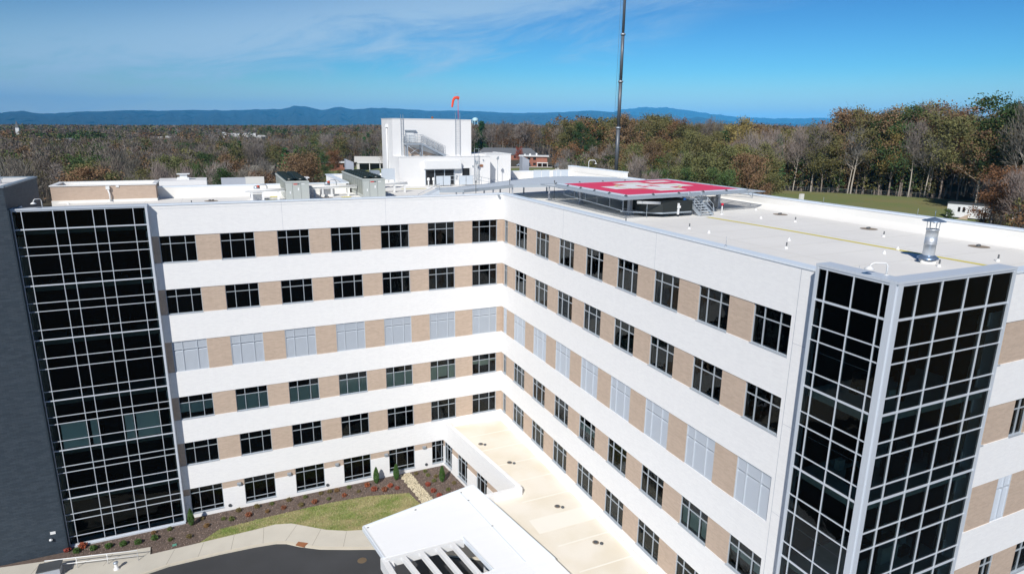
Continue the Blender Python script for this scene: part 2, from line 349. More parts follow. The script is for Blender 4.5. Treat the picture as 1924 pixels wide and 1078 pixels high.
hip = [(28, .8), (31.18, 1.11), (32.98, 1.35), (33.86, 1.58), (35.19, 1.72), (35.85, 1.81), (36.61, 1.73), (37.48, 1.82), (38.49, 1.62), (39.58, 1.49), (41.3, 1.25), (43.83, 1.01), (46.26, .95), (49.74, 1.01), (51.61, .94), (53.06, .87), (57.16, .9), (60.58, 1.09), (62.19, .99), (64.06, .93), (80, .8), (100, .9)]
neap = [(20, .8), (24.29, .97), (26.13, 1.05), (28.89, 1.0), (31.18, 1.05), (32.99, 1.0), (35.25, .81), (37.01, .91), (38.34, .79), (40.05, 1.02), (41.77, .78), (43.86, .63), (47.88, .55), (55.2, .58), (62.28, .43), (80, .4), (100, .5)]
ridge('mountain_range', farp, 20000, 6000, -90)
ridge('mountain', hip, 27000, 5000, -90)
ridge('foothills', neap, 17000, 4000, -90)

# ------------------------------------------------------------------ hospital
ROW = [(-2.42, -4.54), (-6.69, -8.75), (-11.05, -13.65), (-15.84, -17.87), (-19.99, -22.08), (-24.29, -26.72)]
HB = empty('hospital_building', (0, 0, 0), 'large white and beige brick hospital with two long wings and dark glass stair towers', 'hospital')
DK = -1.10    # roof deck
def win_mesh(w, h, style):
    """frame in local space: x 0..w, z 0..-h, outward -y. style std | ground | two"""
    f = MB(); t = .045
    f.box(0, w, .06, .16, -t, 0); f.box(0, w, .06, .16, -h, -h+t); f.box(0, t, .06, .16, -h+t, -t); f.box(w-t, w, .06, .16, -h+t, -t)
    xs = [0, w*.29, w*.71, w] if style != 'two' else [0, w*.5, w]
    zs = [0, -h*.30, -h] if style != 'ground' else [0, -h*.22, -h*.83, -h]
    for x in xs[1:-1]: f.box(x-.023, x+.023, .063, .155, -h+t, -t)
    for z in zs[1:-1]:
        for a, b in zip(xs[:-1], xs[1:]):
            f.box(a+(t if a == 0 else .023), b-(t if b == w else .023), .067, .15, z-.023, z+.023)
    f.box(-.03, w+.03, -.055, .06, -h-.05, -h+.012)    # sill
    return f, xs, zs
def pane_mesh(xs, zs, y=.12, j=.0035, rg=random):
    g = MB()
    for a, b in zip(xs[:-1], xs[1:]):
        for c, d in zip(zs[:-1], zs[1:]):
            tx, tz = rg.gauss(0, j), rg.gauss(0, j); w = b-a; h = c-d
            q = lambda x, z: (x, y+(x-(a+b)/2)*tx+(z-(c+d)/2)*tz, z)
            g.quad(q(a, d), q(b, d), q(b, c), q(a, c))
    return g
def louver_mesh(w, h, fine=.085, style='std'):
    f = MB(); t = .06
    f.box(0, w, .02, .14, -t, 0); f.box(0, w, .02, .14, -h, -h+t); f.box(0, t, .02, .14, -h+t, -t); f.box(w-t, w, .02, .14, -h+t, -t)
    xs = [0, w*.29, w*.71, w] if style != 'two' else [0, w*.5, w]
    zs = [0, -h*.27, -h]
    for x in xs[1:-1]: f.box(x-.03, x+.03, .015, .14, -h+t, -t)
    for a, b in zip(xs[:-1], xs[1:]):
        a2, b2 = a+(t if a == 0 else .03), b-(t if b == w else .03)
        f.box(a2, b2, .025, .14, zs[1]-.03, zs[1]+.03)
        z = -t-.03
        while z > -h+t+.04:
            if abs(z-zs[1]) > .07:
                i = len(f.v); f.v += [(a2, .035, z-.055), (b2, .035, z-.055), (b2, .12, z+.02), (a2, .12, z+.02), (a2, .043, z-.062), (b2, .043, z-.062), (b2, .128, z+.012), (a2, .128, z+.012)]
                for q in ((0, 1, 2, 3), (7, 6, 5, 4), (0, 4, 5, 1)): f.f.append(tuple(i+k for k in q)); f.mi.append(0); f.sm.append(False)
            z -= fine
    f.quad((t, .145, -h+t), (w-t, .145, -h+t), (w-t, .145, -t), (t, .145, -t), 1)
    return f
cache = {}
def add_window(kind, loc, rz, w, h, blind=None, label=None):
    """kind: std ground two louver"""
    key = (kind, round(w, 3), round(h, 3))
    if kind.startswith('louver'):
        if key not in cache: cache[key] = louver_mesh(w, h, style='two' if kind == 'louver2' else 'std').mesh('louver_panel', [M['louver'], M['corrug']])
        o = link('louver_panel', cache[key], HB); o.location = loc; o.rotation_euler = (0, 0, rz); return o
    if key not in cache:
        f, xs, zs = win_mesh(w, h, kind); cache[key] = (f.mesh('window', M['frame']), xs, zs)
    me, xs, zs = cache[key]
    o = link('window', me, HB, label=label); o.location = loc; o.rotation_euler = (0, 0, rz)
    pane_mesh(xs, zs).build('pane', M['glass'], o)
    if blind:
        b = MB(); cols = blind if isinstance(blind, (list, tuple)) else [blind]*(len(xs)-1)
        for k, d in enumerate(cols):
            if d <= 0: continue
            zt = zs[1]-.02; zb = zt-(zt+h)*min(d, 1)+.03
            b.quad((xs[k]+.03, .23, zb), (xs[k+1]-.03, .23, zb), (xs[k+1]-.03, .23, zt), (xs[k]+.03, .23, zt))
        b.build('blind', M['blind'], o)
    return o
wallw, wallb, inter = MB(), MB(), MB()
# facade A (faces -Y) : x from -29.65 to 0
AW, AS, A0 = 2.56, 4.329, -.572
awin = [(A0-(6-k)*AS-AW, A0-(6-k)*AS) for k in range(7)]
XL = -29.9
def bandsA(x0, x1, wins, yf, rows, ground=True):
    zt = 0.0
    for ri, (a, b) in enumerate(rows):
        wallw.box(x0, x1, yf-.045, yf+.4, a, zt); zt = b
        xs = [x0]+[v for w_ in wins for v in w_]+[x1]
        for p_, q_ in zip(xs[::2], xs[1::2]):
            if q_-p_ < .02: continue
            if ri == 5:
                wallb.box(p_, q_, yf, yf+.39, a-.62, rows[4][1]-.05); wallw.box(p_, q_, yf-.045, yf+.4, b, a-.62)
            elif ri == 0: wallb.box(p_, q_, yf, yf+.38, rows[4][1]-.1, -1.0)
            if ri == 0 and p_ == x0: wallb.box(x0+.02, x1-.02, yf+.02, yf+.36, -2.2, -1.2)
    wallw.box(x0, x1, yf-.045, yf+.4, G, zt)
bandsA(XL, 0.35, awin, 0, ROW)
for z in (-.02,):
    pass
inter.box(-29.8, .0, .75, .8, G, -.5)
for a, b in ROW: inter.box(-29.8, 0, .42, .75, b-.5, b-.15, 1)
aflags = {(3, 0): [.62, .72, .6], (3, 1): [1, 1, 1], (3, 2): [1, 1, .95], (3, 3): [1, 1, 1], (3, 4): [1, .97, 1], (3, 5): [1, .85, 1], (3, 6): [.3, .45, .2]}
for ri, (a, b) in enumerate(ROW):
    for k, (x0, x1) in enumerate(awin):
        if ri == 5 and k == 5: x1 = x0+1.9; continue
        if ri == 5 and k == 6: continue
        kind = 'louver' if ri == 2 else ('ground' if ri == 5 else 'std')
        add_window(kind, (x0, 0, a), 0, AW, a-b, aflags.get((ri, k)))
# window beside the low wing on the ground floor (cut by it)
add_window('ground', (awin[5][0], 0, ROW[5][0]), 0, 1.45, ROW[5][0]-ROW[5][1])
# facade B (faces -X) : y from 0 to -39.4
BW, BS, B0 = 2.448, 4.188, 2.944
bwin = [(.45, 1.204)]+[(B0+k*BS, B0+k*BS+BW) for k in range(8)]
YE = 39.4
zt = 0.0
for ri, (a, b) in enumerate(ROW[:5]):
    wallw.box(-.045, .4, -36.45, -.045, a, zt); zt = b
    ys = [0.0]+[v for w_ in bwin for v in w_]
    for p_, q_ in zip(ys[::2], ys[1::2]+[None]):
        if q_ is None: continue
        if ri == 0: wallb.box(0, .38, -q_, -p_, ROW[4][1]-.1, -1.0)
    if ri == 0: wallb.box(.02, .36, -35, -.1, -2.2, -1.2)
    wallw.box(-.045, .4, -36.45, -bwin[-1][1], b, a)
    ys2 = bwin
wallw.box(-.045, .4, -36.45, -.045, -23.4, zt)
inter.box(.75, .8, -36.5, -.75, -23.4, -.5)
for a, b in ROW[:5]: inter.box(.42, .75, -36.4, -.75, b-.5, b-.15, 1)
bflags = {(3, 7): [.9, .9, .9], (3, 8): [.35, .4, .5], (1, 5): None, (3, 4): [.5, .5, .5]}
for ri, (a, b) in enumerate(ROW[:5]):
    for k, (y0, y1) in enumerate(bwin):
        kind = 'louver' if ri == 2 else 'std'
        if k == 0: kind = 'louver2' if ri == 2 else 'two'
        add_window(kind, (0, -y0, a), -pi/2, y1-y0, a-b, bflags.get((ri, k)))
# facade C (south end, faces -Y) x 0..24
cwin = [(6.2, 8.66), (10.8, 12.02), (14.05, 16.5), (18.4, 20.86)]
bandsA(7.02, 24.0, [(7.4, 8.66)]+cwin[1:], -YE, ROW)
cwin[0] = (7.4, 8.66)
inter.box(7.3, 23.7, -YE+.75, -YE+.8, G, -.5)
for ri, (a, b) in enumerate(ROW):
    for k, (x0, x1) in enumerate(cwin):
        kind = ('louver2' if k < 2 else 'louver') if ri == 2 else ('two' if k < 2 else ('ground' if ri == 5 else 'std'))
        add_window(kind, (x0, -YE, a), 0, x1-x0, a-b)
# hidden sides of the wings
wallw.box(-38, -12, 16.0, 16.4, G, -.001); wallw.box(-12, -11.6, 16.4, 28.6, G, -.001); wallw.box(-11.6, 24, 28.6, 29.0, G, -.001)
wallw.box(23.6, 24.04, -YE+.4, 28.6, G, -.001)
wallw.box(-38.0, -37.95, 0.0, 2.4, G, -.001); wallw.box(-37.9, -29.8, 2.0, 2.4, G, -.5); wallw.box(-38.0, -29.7, .2, .4, -.4, -.001); wallw.box(-29.9, -29.6, .4, 2.4, G, -.5)
wallw.build('wall', M['white'], HB, label='white painted brick bands and outer walls')
wallb.build('wall', M['beige'], HB, label='beige brick panels between the windows')
inter.build('interior', [M['interior'], M['slab']], HB)
# joints in the white bands
jt = MB()
for x in (-22.9, -14.2, -6.0):
    pass
for y in (-34.95,): jt.box(-.0475, -.02, y-.012, y+.012, -23.3, -.1)
for a, b in ROW[:5]: jt.box(-.0475, -.02, -YE+.4, -34.97, b+.8, b+.815)
for x in (-19.95, -11.3): jt.box(x-.008, x+.008, -.0475, -.02, -2.4, -.06)
for y in (-12.0, -23.9): jt.box(-.0475, -.02, y-.008, y+.008, -2.4, -.06)
jt.box(-29.3, -.05, -.0475, -.02, -.30, -.285)
jt.build('wall_joint', M['corrug'], HB, kind='stuff')
# roof deck + parapets + coping
rf = MB()
rf.box(-37.9, 23.6, .4, 16.0, DK-.4, DK); rf.box(-11.6, 23.6, 16.0, 28.6, DK-.4, DK-.002); rf.box(.4, 23.6, -YE+.4, .4, DK-.4, DK-.004)
# parapet liners (membrane turned up)
rf.box(-38, .3, .4, .55, DK, -.06); rf.box(.4, .55, -36.3, .4, DK, -.06); rf.box(7.1, 23.4, -YE+.4, -YE+.55, DK, -.06); rf.box(-.5, .4, -39.9, -36.3, DK-.4, DK-.003); rf.box(.4, 7.1, -39.9, -YE+.4, DK-.4, DK-.005)
rf.box(23.35, 23.6, -YE+.55, 28.4, DK, -.06); rf.box(-37.9, -11.8, 15.8, 16.0, DK, -.06); rf.box(-11.6, -11.4, 16.0, 28.4, DK, -.06); rf.box(-11.4, 23.35, 28.4, 28.6, DK, -.06)
# sloped cant strips
for (a, b) in (((.55, -YE+.6), (.55, 0)),): pass
rf.prism([(22.4, -YE+.55), (23.35, -YE+.55), (23.35, 28.4), (22.4, 28.4)], DK-.01, [DK+.004, DK+.42, DK+.42, DK+.004])
rf.box(23.3, 24.0, 14.4, 29.0, -.06, .62)
rf.build('roof', M['roof'], HB)
sm_ = MB()
for k in range(1, 12):
    y_ = -38.2+3.05*k
    if y_ < -1: sm_.box(.56, 22.35, y_-.045, y_+.045, DK+.0005, DK+.0035)
for k in range(12): x_ = -37+3.05*k; sm_.box(x_-.045, x_+.045, .56, 15.7, DK+.0006, DK+.0036)
for x_ in (7.0, 15.2): sm_.box(x_-.04, x_+.04, -38.7, .5, DK+.001, DK+.0042)
sm_.build('membrane_seam', mat('seam', (.73, .725, .70), .8), HB, kind='stuff')
cp_ = MB()
def cope(x0, x1, y0, y1, z=0.0): cp_.box(x0, x1, y0, y1, z-.055, z+.045)
cope(XL+.3, .6, -.09, .58); cope(-.09, .58, -36.25, -.09); cope(7.1, 24.1, -YE-.09, -YE+.58)
cope(23.3, 24.12, -YE+.58, 14.4); cope(23.28, 24.12, 14.38, 29.05, .66); cope(-38, -11.5, 15.78, 16.45); cope(-12.05, -11.4, 16.45, 28.4); cope(-12.05, 23.3, 28.4, 29.05)
cp_.build('parapet_coping', M['coping'], HB)
# roof markings, drains, vents
ym = MB()
pts = [(13.3, -13.25), (13.65, -16.5), (13.95, -19.5), (14.1, -21.5), (14.3, -26), (14.5, -31), (14.7, -35.2)]
for (x0, y0), (x1, y1) in zip(pts[:-1], pts[1:]): ym.quad((x0-.2, y0, DK+.006), (x1-.2, y1, DK+.006), (x1+.2, y1, DK+.006), (x0+.2, y0, DK+.006))
ym.build('walkway_stripe', M['yellow'], HB)
for x, y, w, d in ((-19.95, 11.2, 1.0, .9), (-12.6, 11.4, 1.0, 1.1), (-19.4, 14.0, .9, .8), (15.6, 23.0, 1.4, .5), (-3.5, 18.3, 3.0, .5), (-8.2, 15.5, 1.6, .5), (-9, 17.6, 4, .3)):
    ym = MB(); ym.quad((x-w/2, y-d/2, DK+.007), (x+w/2, y-d/2, DK+.007), (x+w/2, y+d/2, DK+.007), (x-w/2, y+d/2, DK+.007)); ym.build('yellow_pad', M['yellow'], HB)
for x, y in ((20.87, -14.04), (20.8, -22.8), (20.84, -30.8), (-25.3, 11.9), (-14.6, 11.5)):
    d = MB(); d.lathe([(.0, .012), (.45, .010), (.62, .003)], (x, y, DK+.01), 18, 0); d.lathe([(.12, .01), (.13, .09), (.10, .13), (0, .14)], (x-.1, y, DK+.01), 10, 1); d.lathe([(.10, .01), (.11, .08), (.08, .12), (0, .13)], (x+.16, y+.1, DK+.01), 10, 1)
    d.build('roof_drain', [M['drainstain'], M['steeld']], HB)
for x, y, k in ((7.42, -18.03, 1), (7.45, -20.15, 0), (7.92, -26.76, 1), (18.31, -18.02, 1), (18.34, -25.82, 1), (17.1, -15.5, 0), (10.5, -24.6, 0), (12.4, -30.2, 0), (14.5, -29.6, 0), (11.7, -34.0, 1), (16.6, -34.3, 1), (3.1, -10.9, 1), (-26.9, 9.2, 1), (-22.6, 8.9, 0), (-21.1, 8.0, 1), (-31.5, 9.4, 0), (21.0, -11, 0), (4.6, -13.8, 1), (-36.9, 12.6, 0)):
    v = MB(); v.lathe([(.13, 0), (.11, .05), (.06, .14), (.05, .16)], (x, y, DK), 12, 0)
    v.lathe([(.045, .14), (.045, .40 if k else .2), (0, .40 if k else .2)], (x, y, DK), 10, 1 if k else 0)
    v.build('roof_vent', [M['plastic'], M['steeld']], HB)
# lightning rods on parapets
for x, y in ((.25, -29.6), (23.7, -24.5), (23.7, -33.2), (23.7, -16.0), (-36.4, 16.2), (.3, -37.6)):
    l = MB(); l.tube([(x, y, 0.04), (x, y, .55)], .012, 5); l.lathe([(.08, .0), (.05, .05), (0, .06)], (x, y, .045), 8); l.build('lightning_rod', M['steel'], HB)

# --- glass stair towers
GH = [-1.38, -2.65, -3.27, -4.76, -5.50, -6.80, -7.44, -8.86, -9.63, -11.08, -11.9, -13.7, -14.47, -15.8, -16.4, -17.83, -18.62, -20.0, -20.52, -21.98, -22.78, -24.16, -24.73, -26.15]
TH = {-1.38, -5.50, -9.63, -14.47, -18.62, -22.78}
RH = [-1.14, -2.34, -3.02, -4.52, -5.27, -6.55, -7.21, -8.67, -9.40, -10.87, -11.76, -13.5, -14.3, -15.65, -16.25, -17.7, -18.5, -19.9, -20.4, -21.9, -22.7, -24.1, -24.7, -26.1]
RTH = {-1.14, -5.27, -9.40, -14.3, -18.5, -22.7}
def curtain(name, axis, plane, v, hz, thick, top, bot, edges, sign, lab, skip_first=False):
    """axis 'x': wall runs along x and faces -y at y=plane; axis 'y': wall runs along y (values v are negative y) and faces -x"""
    fr, gl = MB(), MB(); z0, z1 = bot, top
    def bx(m, a, b, d0, d1, zz0, zz1):
        if axis == 'x': m.box(a, b, plane+d0, plane+d1, zz0, zz1)
        else: m.box(plane+d0, plane+d1, a, b, zz0, zz1)
    for k, x in enumerate(v):
        w = edges[k]
        bx(fr, x-w/2, x+w/2, -.055 if w < .1 else -.075, .06, z0, z1)
    vv = sorted(v)
    for z in hz:
        t = .044 if z in thick else .021
        for a, b in zip(vv[:-1], vv[1:]):
            wa = edges[v.index(a)]/2; wb = edges[v.index(b)]/2
            bx(fr, a+wa, b-wb, -.05, .05, z-t, z+t)
    for a, b in zip(vv[:-1], vv[1:]):
        wa = edges[v.index(a)]/2; wb = edges[v.index(b)]/2
        bx(fr, a+wa, b-wb, -.05, .05, z0, z0+.12); bx(fr, a+wa, b-wb, -.05, .05, z1-.10, z1)
        zz = [z1]+list(hz)+[z0]
        for c, d in zip(zz[:-1], zz[1:]):
            tx, tz = random.gauss(0, .003), random.gauss(0, .003)
            def q(x, z):
                o_ = (x-(a+b)/2)*tx+(z-(c+d)/2)*tz
                return (x, plane+o_, z) if axis == 'x' else (plane+o_, x, z)
            if axis == 'x': gl.quad(q(a, d), q(b, d), q(b, c), q(a, c))
            else: gl.quad(q(b, d), q(a, d), q(a, c), q(b, c))
    c = fr.build(name, M['cwframe'], HB, label=lab); gl.build('pane', M['cwglass'], c)
    return c
LT = curtain('curtain_wall', 'x', -.6, [-37.93, -37.38, -35.52, -34.76, -33.1, -32.32, -30.52, -29.66], GH, TH, .0, -26.95, [.05, .038, .038, .038, .038, .038, .038, .15], 1, 'wide dark glass wall between the charcoal brick and the west wing')
lt = MB()
lt.box(-37.98, -29.64, -.72, .3, -26.95-.15, -26.951); lt.box(-38.0, -29.56, -.70, .15, .0, .11); lt.box(-29.63, -29.58, -.56, 0.0, -26.95, 0.0)
lt.build('tower_trim', M['cwframe'], HB)
ltr = MB(); ltr.box(-38.03, -37.96, -1.1, -.2, G, .1); ltr.build('tower_return', M['cwdark'], HB)
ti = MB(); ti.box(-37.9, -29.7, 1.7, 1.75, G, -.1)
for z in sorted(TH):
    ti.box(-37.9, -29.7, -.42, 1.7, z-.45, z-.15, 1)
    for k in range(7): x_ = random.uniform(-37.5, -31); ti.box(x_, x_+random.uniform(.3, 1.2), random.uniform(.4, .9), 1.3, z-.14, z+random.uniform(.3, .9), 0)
ti.box(-37.9, -29.7, -.45, 1.7, -.3, -.05); ti.box(-37.92, -29.72, .06, .12, -1.75, -.31); ti.box(-37.9, -29.7, -.44, 1.9, -1.9, -1.78)  # black backing added behind the top panes so they stay dark
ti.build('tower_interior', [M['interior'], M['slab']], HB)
bl = MB()
for x0, x1, zt_, zb_ in ((-37.25, -35.6, -16.5, -18.55), (-35.3, -34.85, -16.5, -18.55), (-33.0, -32.4, -16.5, -18.55), (-32.2, -30.6, -16.5, -18.55)):
    bl.quad((x0, -.48, zb_), (x1, -.48, zb_), (x1, -.48, zt_), (x0, -.48, zt_))
bl.build('blind', M['blind'], LT)
# west tower deck behind the glass
RL = curtain('curtain_wall', 'y', -.6, [-36.30, -36.8, -38.12, -39.41, -39.86], RH, RTH, .36, G+.05, [.14, .037, .037, .037, .28], -1, 'narrow west face of the projecting glass stair tower')
RF = curtain('curtain_wall', 'x', -40.0, [-.46, .66, 2.17, 3.82, 5.47, 7.12], RH, RTH, .36, G+.05, [.27, .037, .037, .037, .037, .15], 1, 'broad south face of the projecting glass stair tower')
r_ = MB()
r_.box(-.68, 7.2, -40.08, -39.3, .361, .47); r_.box(-.68, .2, -39.3, -36.22, .361, .47)
r_.box(-.6, 0, -36.3, -36.24, G, .36); r_.box(7.14, 7.2, -39.93, -YE, G, .36)
r_.box(.2, 7.1, -39.31, -39.25, DK, .3605); r_.box(.14, .2, -39.31, -36.3, DK, .3605); r_.box(.2, 7.2, -39.31, -39.3, DK, .3606) if False else None
r_.build('tower_trim', M['cwframe'], HB)
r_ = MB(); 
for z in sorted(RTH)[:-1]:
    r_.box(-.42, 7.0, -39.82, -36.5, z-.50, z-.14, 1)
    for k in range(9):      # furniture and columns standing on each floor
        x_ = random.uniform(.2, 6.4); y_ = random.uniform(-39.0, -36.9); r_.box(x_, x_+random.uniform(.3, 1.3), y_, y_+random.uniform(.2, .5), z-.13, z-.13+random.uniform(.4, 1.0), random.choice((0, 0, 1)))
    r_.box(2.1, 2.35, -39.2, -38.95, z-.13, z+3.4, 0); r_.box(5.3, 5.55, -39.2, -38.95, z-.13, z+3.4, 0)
r_.box(-.4, 7.05, -39.94, -39.905, DK-.45, .3); r_.box(-.54, -.505, -39.94, -36.35, DK-.45, .3); r_.box(-.4, 7.1, -36.5, -36.45, G, -1.5); r_.box(7.05, 7.1, -39.4, -36.5, G, -1.5); r_.box(-.42, 7.0, -39.85, -36.5, -1.52, -1.5)  # thin black sheets added behind the top panes hide the bright roof edge
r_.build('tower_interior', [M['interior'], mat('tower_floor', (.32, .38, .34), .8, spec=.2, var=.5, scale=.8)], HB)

# --- entrance wing (single storey) along the east wing
EW = MB()
P1 = [(-6.25, 0), (-4.5, -13.8), (-7.3, -13.8), (-4.3, -39.0), (-.05, -39.0), (-.05, -.05)]
EZ = -22.95
ewr = MB(); ewr.prism([(-6.2, -.05), (-4.45, -13.75), (-7.25, -13.85), (-4.3, -39.0), (-.05, -39.0), (-.05, -.05)], EZ-.3, EZ)
ewr.build('roof', M['lowroof'], HB, label='cream membrane roof of the low entrance wing')
def seg_wall(mb, a, b, z0, z1, th=.35, off=0.0, m=0):
    """wall along a->b with its outer face on the right-hand side of travel"""
    a = Vector((a[0], a[1], 0)); b = Vector((b[0], b[1], 0)); d = (b-a).normalized(); n_ = Vector((d.y, -d.x, 0))
    p_ = [a+n_*off, b+n_*off, b-n_*th, a-n_*th]
    mb.prism([(q.x, q.y) for q in reversed(p_)], z0, z1, m)
a, b = Vector((-6.25, 0, 0)), Vector((-4.5, -13.8, 0)); L = (b-a).length; d = (b-a).normalized(); ang = atan2(d.y, d.x)
w1, w2 = MB(), MB()
def loc(t): return (a.x+d.x*t, a.y+d.y*t)
seg_wall(w2, loc(0), loc(L), ROW[5][0]-.05, ROW[5][0]+.4, th=.3)
ew = [(.25, 1.95), (3.15, 5.15), (6.9, 8.9), (10.6, 12.6)]
seg_wall(w1, loc(0), loc(L), ROW[5][0], -22.25, off=.045); seg_wall(w1, loc(0), loc(L), G, ROW[5][1], off=.045)
xs = [0]+[v for w_ in ew for v in w_]+[L]
for p_, q_ in zip(xs[::2], xs[1::2]):
    seg_wall(w2, loc(p_), loc(q_), ROW[5][0]-.62, ROW[5][0]); seg_wall(w1, loc(p_), loc(q_), ROW[5][1], ROW[5][0]-.62, off=.045)
w1.box(-7.4, -4.2, -14.1, -13.8, -24.3, -22.25)
w1.prism([(-4.5-.3, -13.8), (-4.2, -13.8), (-4.15, -13.4), (-4.4, -13.3)], -23.2, -22.251)
w1.box(-6.2, -.05, -.3, -.05, -23.2, -22.3); w1.box(-.35, -.045, -39, -.3, -23.2, -22.4)
w1.build('wall', M['white'], HB, label='white wall of the low entrance wing')
w2.build('wall', M['beige'], HB, label='beige strip over the low wing windows'); w2 = MB(); seg_wall(w2, (-7.3, -14.1), (-4.3, -39.0), G, -22.93)
w2.build('wall', M['beige'], HB, label='beige wall of the low entrance wing')
for t0, t1 in ew: add_window('ground', (loc(t0)[0], loc(t0)[1], ROW[5][0]), ang, t1-t0, ROW[5][0]-ROW[5][1])
i2 = MB(); seg_wall(i2, (-5.5, -.4), (-3.8, -13.5), G, -23.4, th=.05); i2.build('interior', M['interior'], HB)
ls = MB()
for k in range(1, 9): ls.box(-6.0+.12*k*3 if False else -4.6, -.4, -3.0*k-.06, -3.0*k+.06, EZ+.0008, EZ+.004)
ls.box(-5.2, -.4, -19.2, -17.4, EZ+.0012, EZ+.0046)
ls.build('membrane_seam', mat('low_seam', (.82, .79, .71), .8), HB, kind='stuff')
for x, y in ((-4.1, -4.7), (-3.0, -8.9), (-2.3, -16.6), (-1.9, -21.7)):
    dd = MB(); dd.lathe([(0, .012), (.2, .012), (.25, .004)], (x, y, EZ+.008), 14, 0); dd.lathe([(.15, .0), (.16, .05), (.1, .06), (.09, .02), (0, .02)], (x, y, EZ+.01), 12, 1)
    dd.lathe([(.13, .0), (.13, .08), (.09, .09), (0, .09)], (x+.3, y-.32, EZ+.01), 12, 1)
    dd.build('roof_drain', [M['drainstain'], M['steeld']], HB)
# wall lights on the ground floor of the west wing
for x in (-25.2, -21.0, -16.75, -12.1, -8.3):
    l = MB(); l.box(x-.16, x+.16, -.22, -.05, -24.78, -24.62); l.prism([(x-.17, -.24), (x+.17, -.24), (x+.17, -.05), (x-.17, -.05)], -24.62, [-24.60, -24.60, -24.55, -24.55]); l.build('wall_light', M['steel'], HB)
for x in (-26.0, -17.6, -8.0):
    v = MB(); v.tube([(x-.1, -.04, -26.6), (x-.1, -.12, -26.6)], .14, 12); v.build('wall_vent', M['steeld'], HB)
# camera housing at inner corner
v = MB(); v.lathe([(.0, -.18), (.10, -.14), (.13, -.04), (.12, .0), (0, .0)], (-.55, -.28, -.05), 12); v.box(-.6, -.5, -.28, -.05, -.05, .0); v.build('camera_dome', M['steel'], HB)

# ------------------------------------------------------------------ charcoal brick tower (west)
BT = empty('brick_tower', (-44, 3, G), 'charcoal grey brick tower block at the left edge, taller than the white wing', 'building')
def rel(o, par): o.matrix_parent_inverse = Matrix.Translation(-par.location); return o
b = MB(); b.box(-62, -38.04, -1.1, 8.3, G, 1.62); rel(b.build('wall', M['dark'], BT), BT)
b = MB(); b.box(-62.05, -38.0, -1.16, -.8, 1.62, 1.74); b.box(-38.3, -37.97, -.8, 8.36, 1.62, 1.74); b.box(-62, -38.3, 8.05, 8.36, 1.62, 1.74); rel(b.build('parapet_coping', mat('grey_coping', (.22, .27, .32), .4), BT), BT)
b = MB(); b.box(-61.9, -38.3, -.8, 8.05, 1.45, 1.66); rel(b.build('roof', M['roof'], BT), BT)
b = MB(); b.box(-61.9, -39.3, 1.2, 1.45, 1.665, 1.68); rel(b.build('walkway_stripe', M['yellow'], BT), BT)
b = MB(); b.box(-38.95, -38.60, -1.13, -1.1, -25.3, -25.08); rel(b.build('wall_sign', M['plastic'], BT), BT)
b = MB(); b.lathe([(0, 0), (.12, .0), (.12, .1), (0, .16)], (-38.95, -1.22, -25.75), 10); rel(b.build('wall_camera', M['plastic'], BT), BT)
def rail_posts(x, y, z, lab):
    """roof access ladder hoop: two tall hoops joined by rungs"""
    t = empty('roof_ladder', (x, y, z), lab, 'ladder')
    for k in (0, .62):
        m_ = MB()
        m_.tube([(k, 0, 0), (k, 0, 1.15), (k, .05, 1.25), (k, .28, 1.25), (k, .33, 1.15), (k, .33, 0)], .03, 8); m_.build('hoop', M['steel'], t)
    m_ = MB()
    for zz in (.1, .4): m_.tube([(0, 0, zz), (.62, 0, zz)], .022, 6)
    m_.box(-.1, .72, .3, .42, .3, .42); m_.build('rung', M['steel'], t)
    return t
rail_posts(-39.6, 2.2, 1.66, 'galvanised ladder hoops rising above the charcoal tower roof')
rail_posts(-41.2, 2.6, 1.66, 'galvanised ladder hoops cut by the left edge of the photo')

# ------------------------------------------------------------------ tan brick stair head on the west wing roof
TB = empty('roof_enclosure', (-34, 16, DK), 'low tan brick roof enclosure with white parapet beside the charcoal tower', 'roof enclosure')
b = MB(); z0, z1 = -.88, .40
b.box(-38.35, -30.0, 14.0, 14.25, z0, z1); b.box(-38.35, -38.1, 14.25, 18.3, z0, z1); b.box(-30.25, -30.0, 14.25, 18.3, z0, z1); b.box(-38.1, -30.25, 18.05, 18.3, z0, z1)
rel(b.build('wall', M['tan'], TB), TB)
b = MB(); b.box(-38.1, -30.25, 14.25, 18.05, z0, 0.02); b.box(-38.4, -29.95, 13.95, 18.35, DK-.3, z0); b.box(-38.1, -30.25, 18.0, 18.05, .02, z1)
rel(b.build('roof', M['roof'], TB), TB)
b = MB(); b.box(-38.42, -29.93, 13.93, 14.3, z1, z1+.09); b.box(-38.42, -38.05, 14.3, 18.0, z1, z1+.09); b.box(-30.3, -29.93, 14.3, 18.0, z1, z1+.09); b.box(-38.42, -29.93, 18.0, 18.37, z1, z1+.09)
rel(b.build('parapet_coping', M['plastic'], TB), TB)
b = MB(); b.box(-34.05, -33.75, 13.75, 13.98, .05, .36); b.tube([(-33.9, 13.85, .06), (-33.8, 13.8, -.35), (-33.8, 13.8, -1.05)], .07, 10); b.box(-34.0, -33.6, 13.6, 13.97, DK, DK+.05)
rel(b.build('downspout', M['plastic'], TB), TB)
b = MB(); b.box(-33.25, -33.0, 13.94, 13.98, .22, .38); rel(b.build('scupper', M['plastic'], TB), TB)

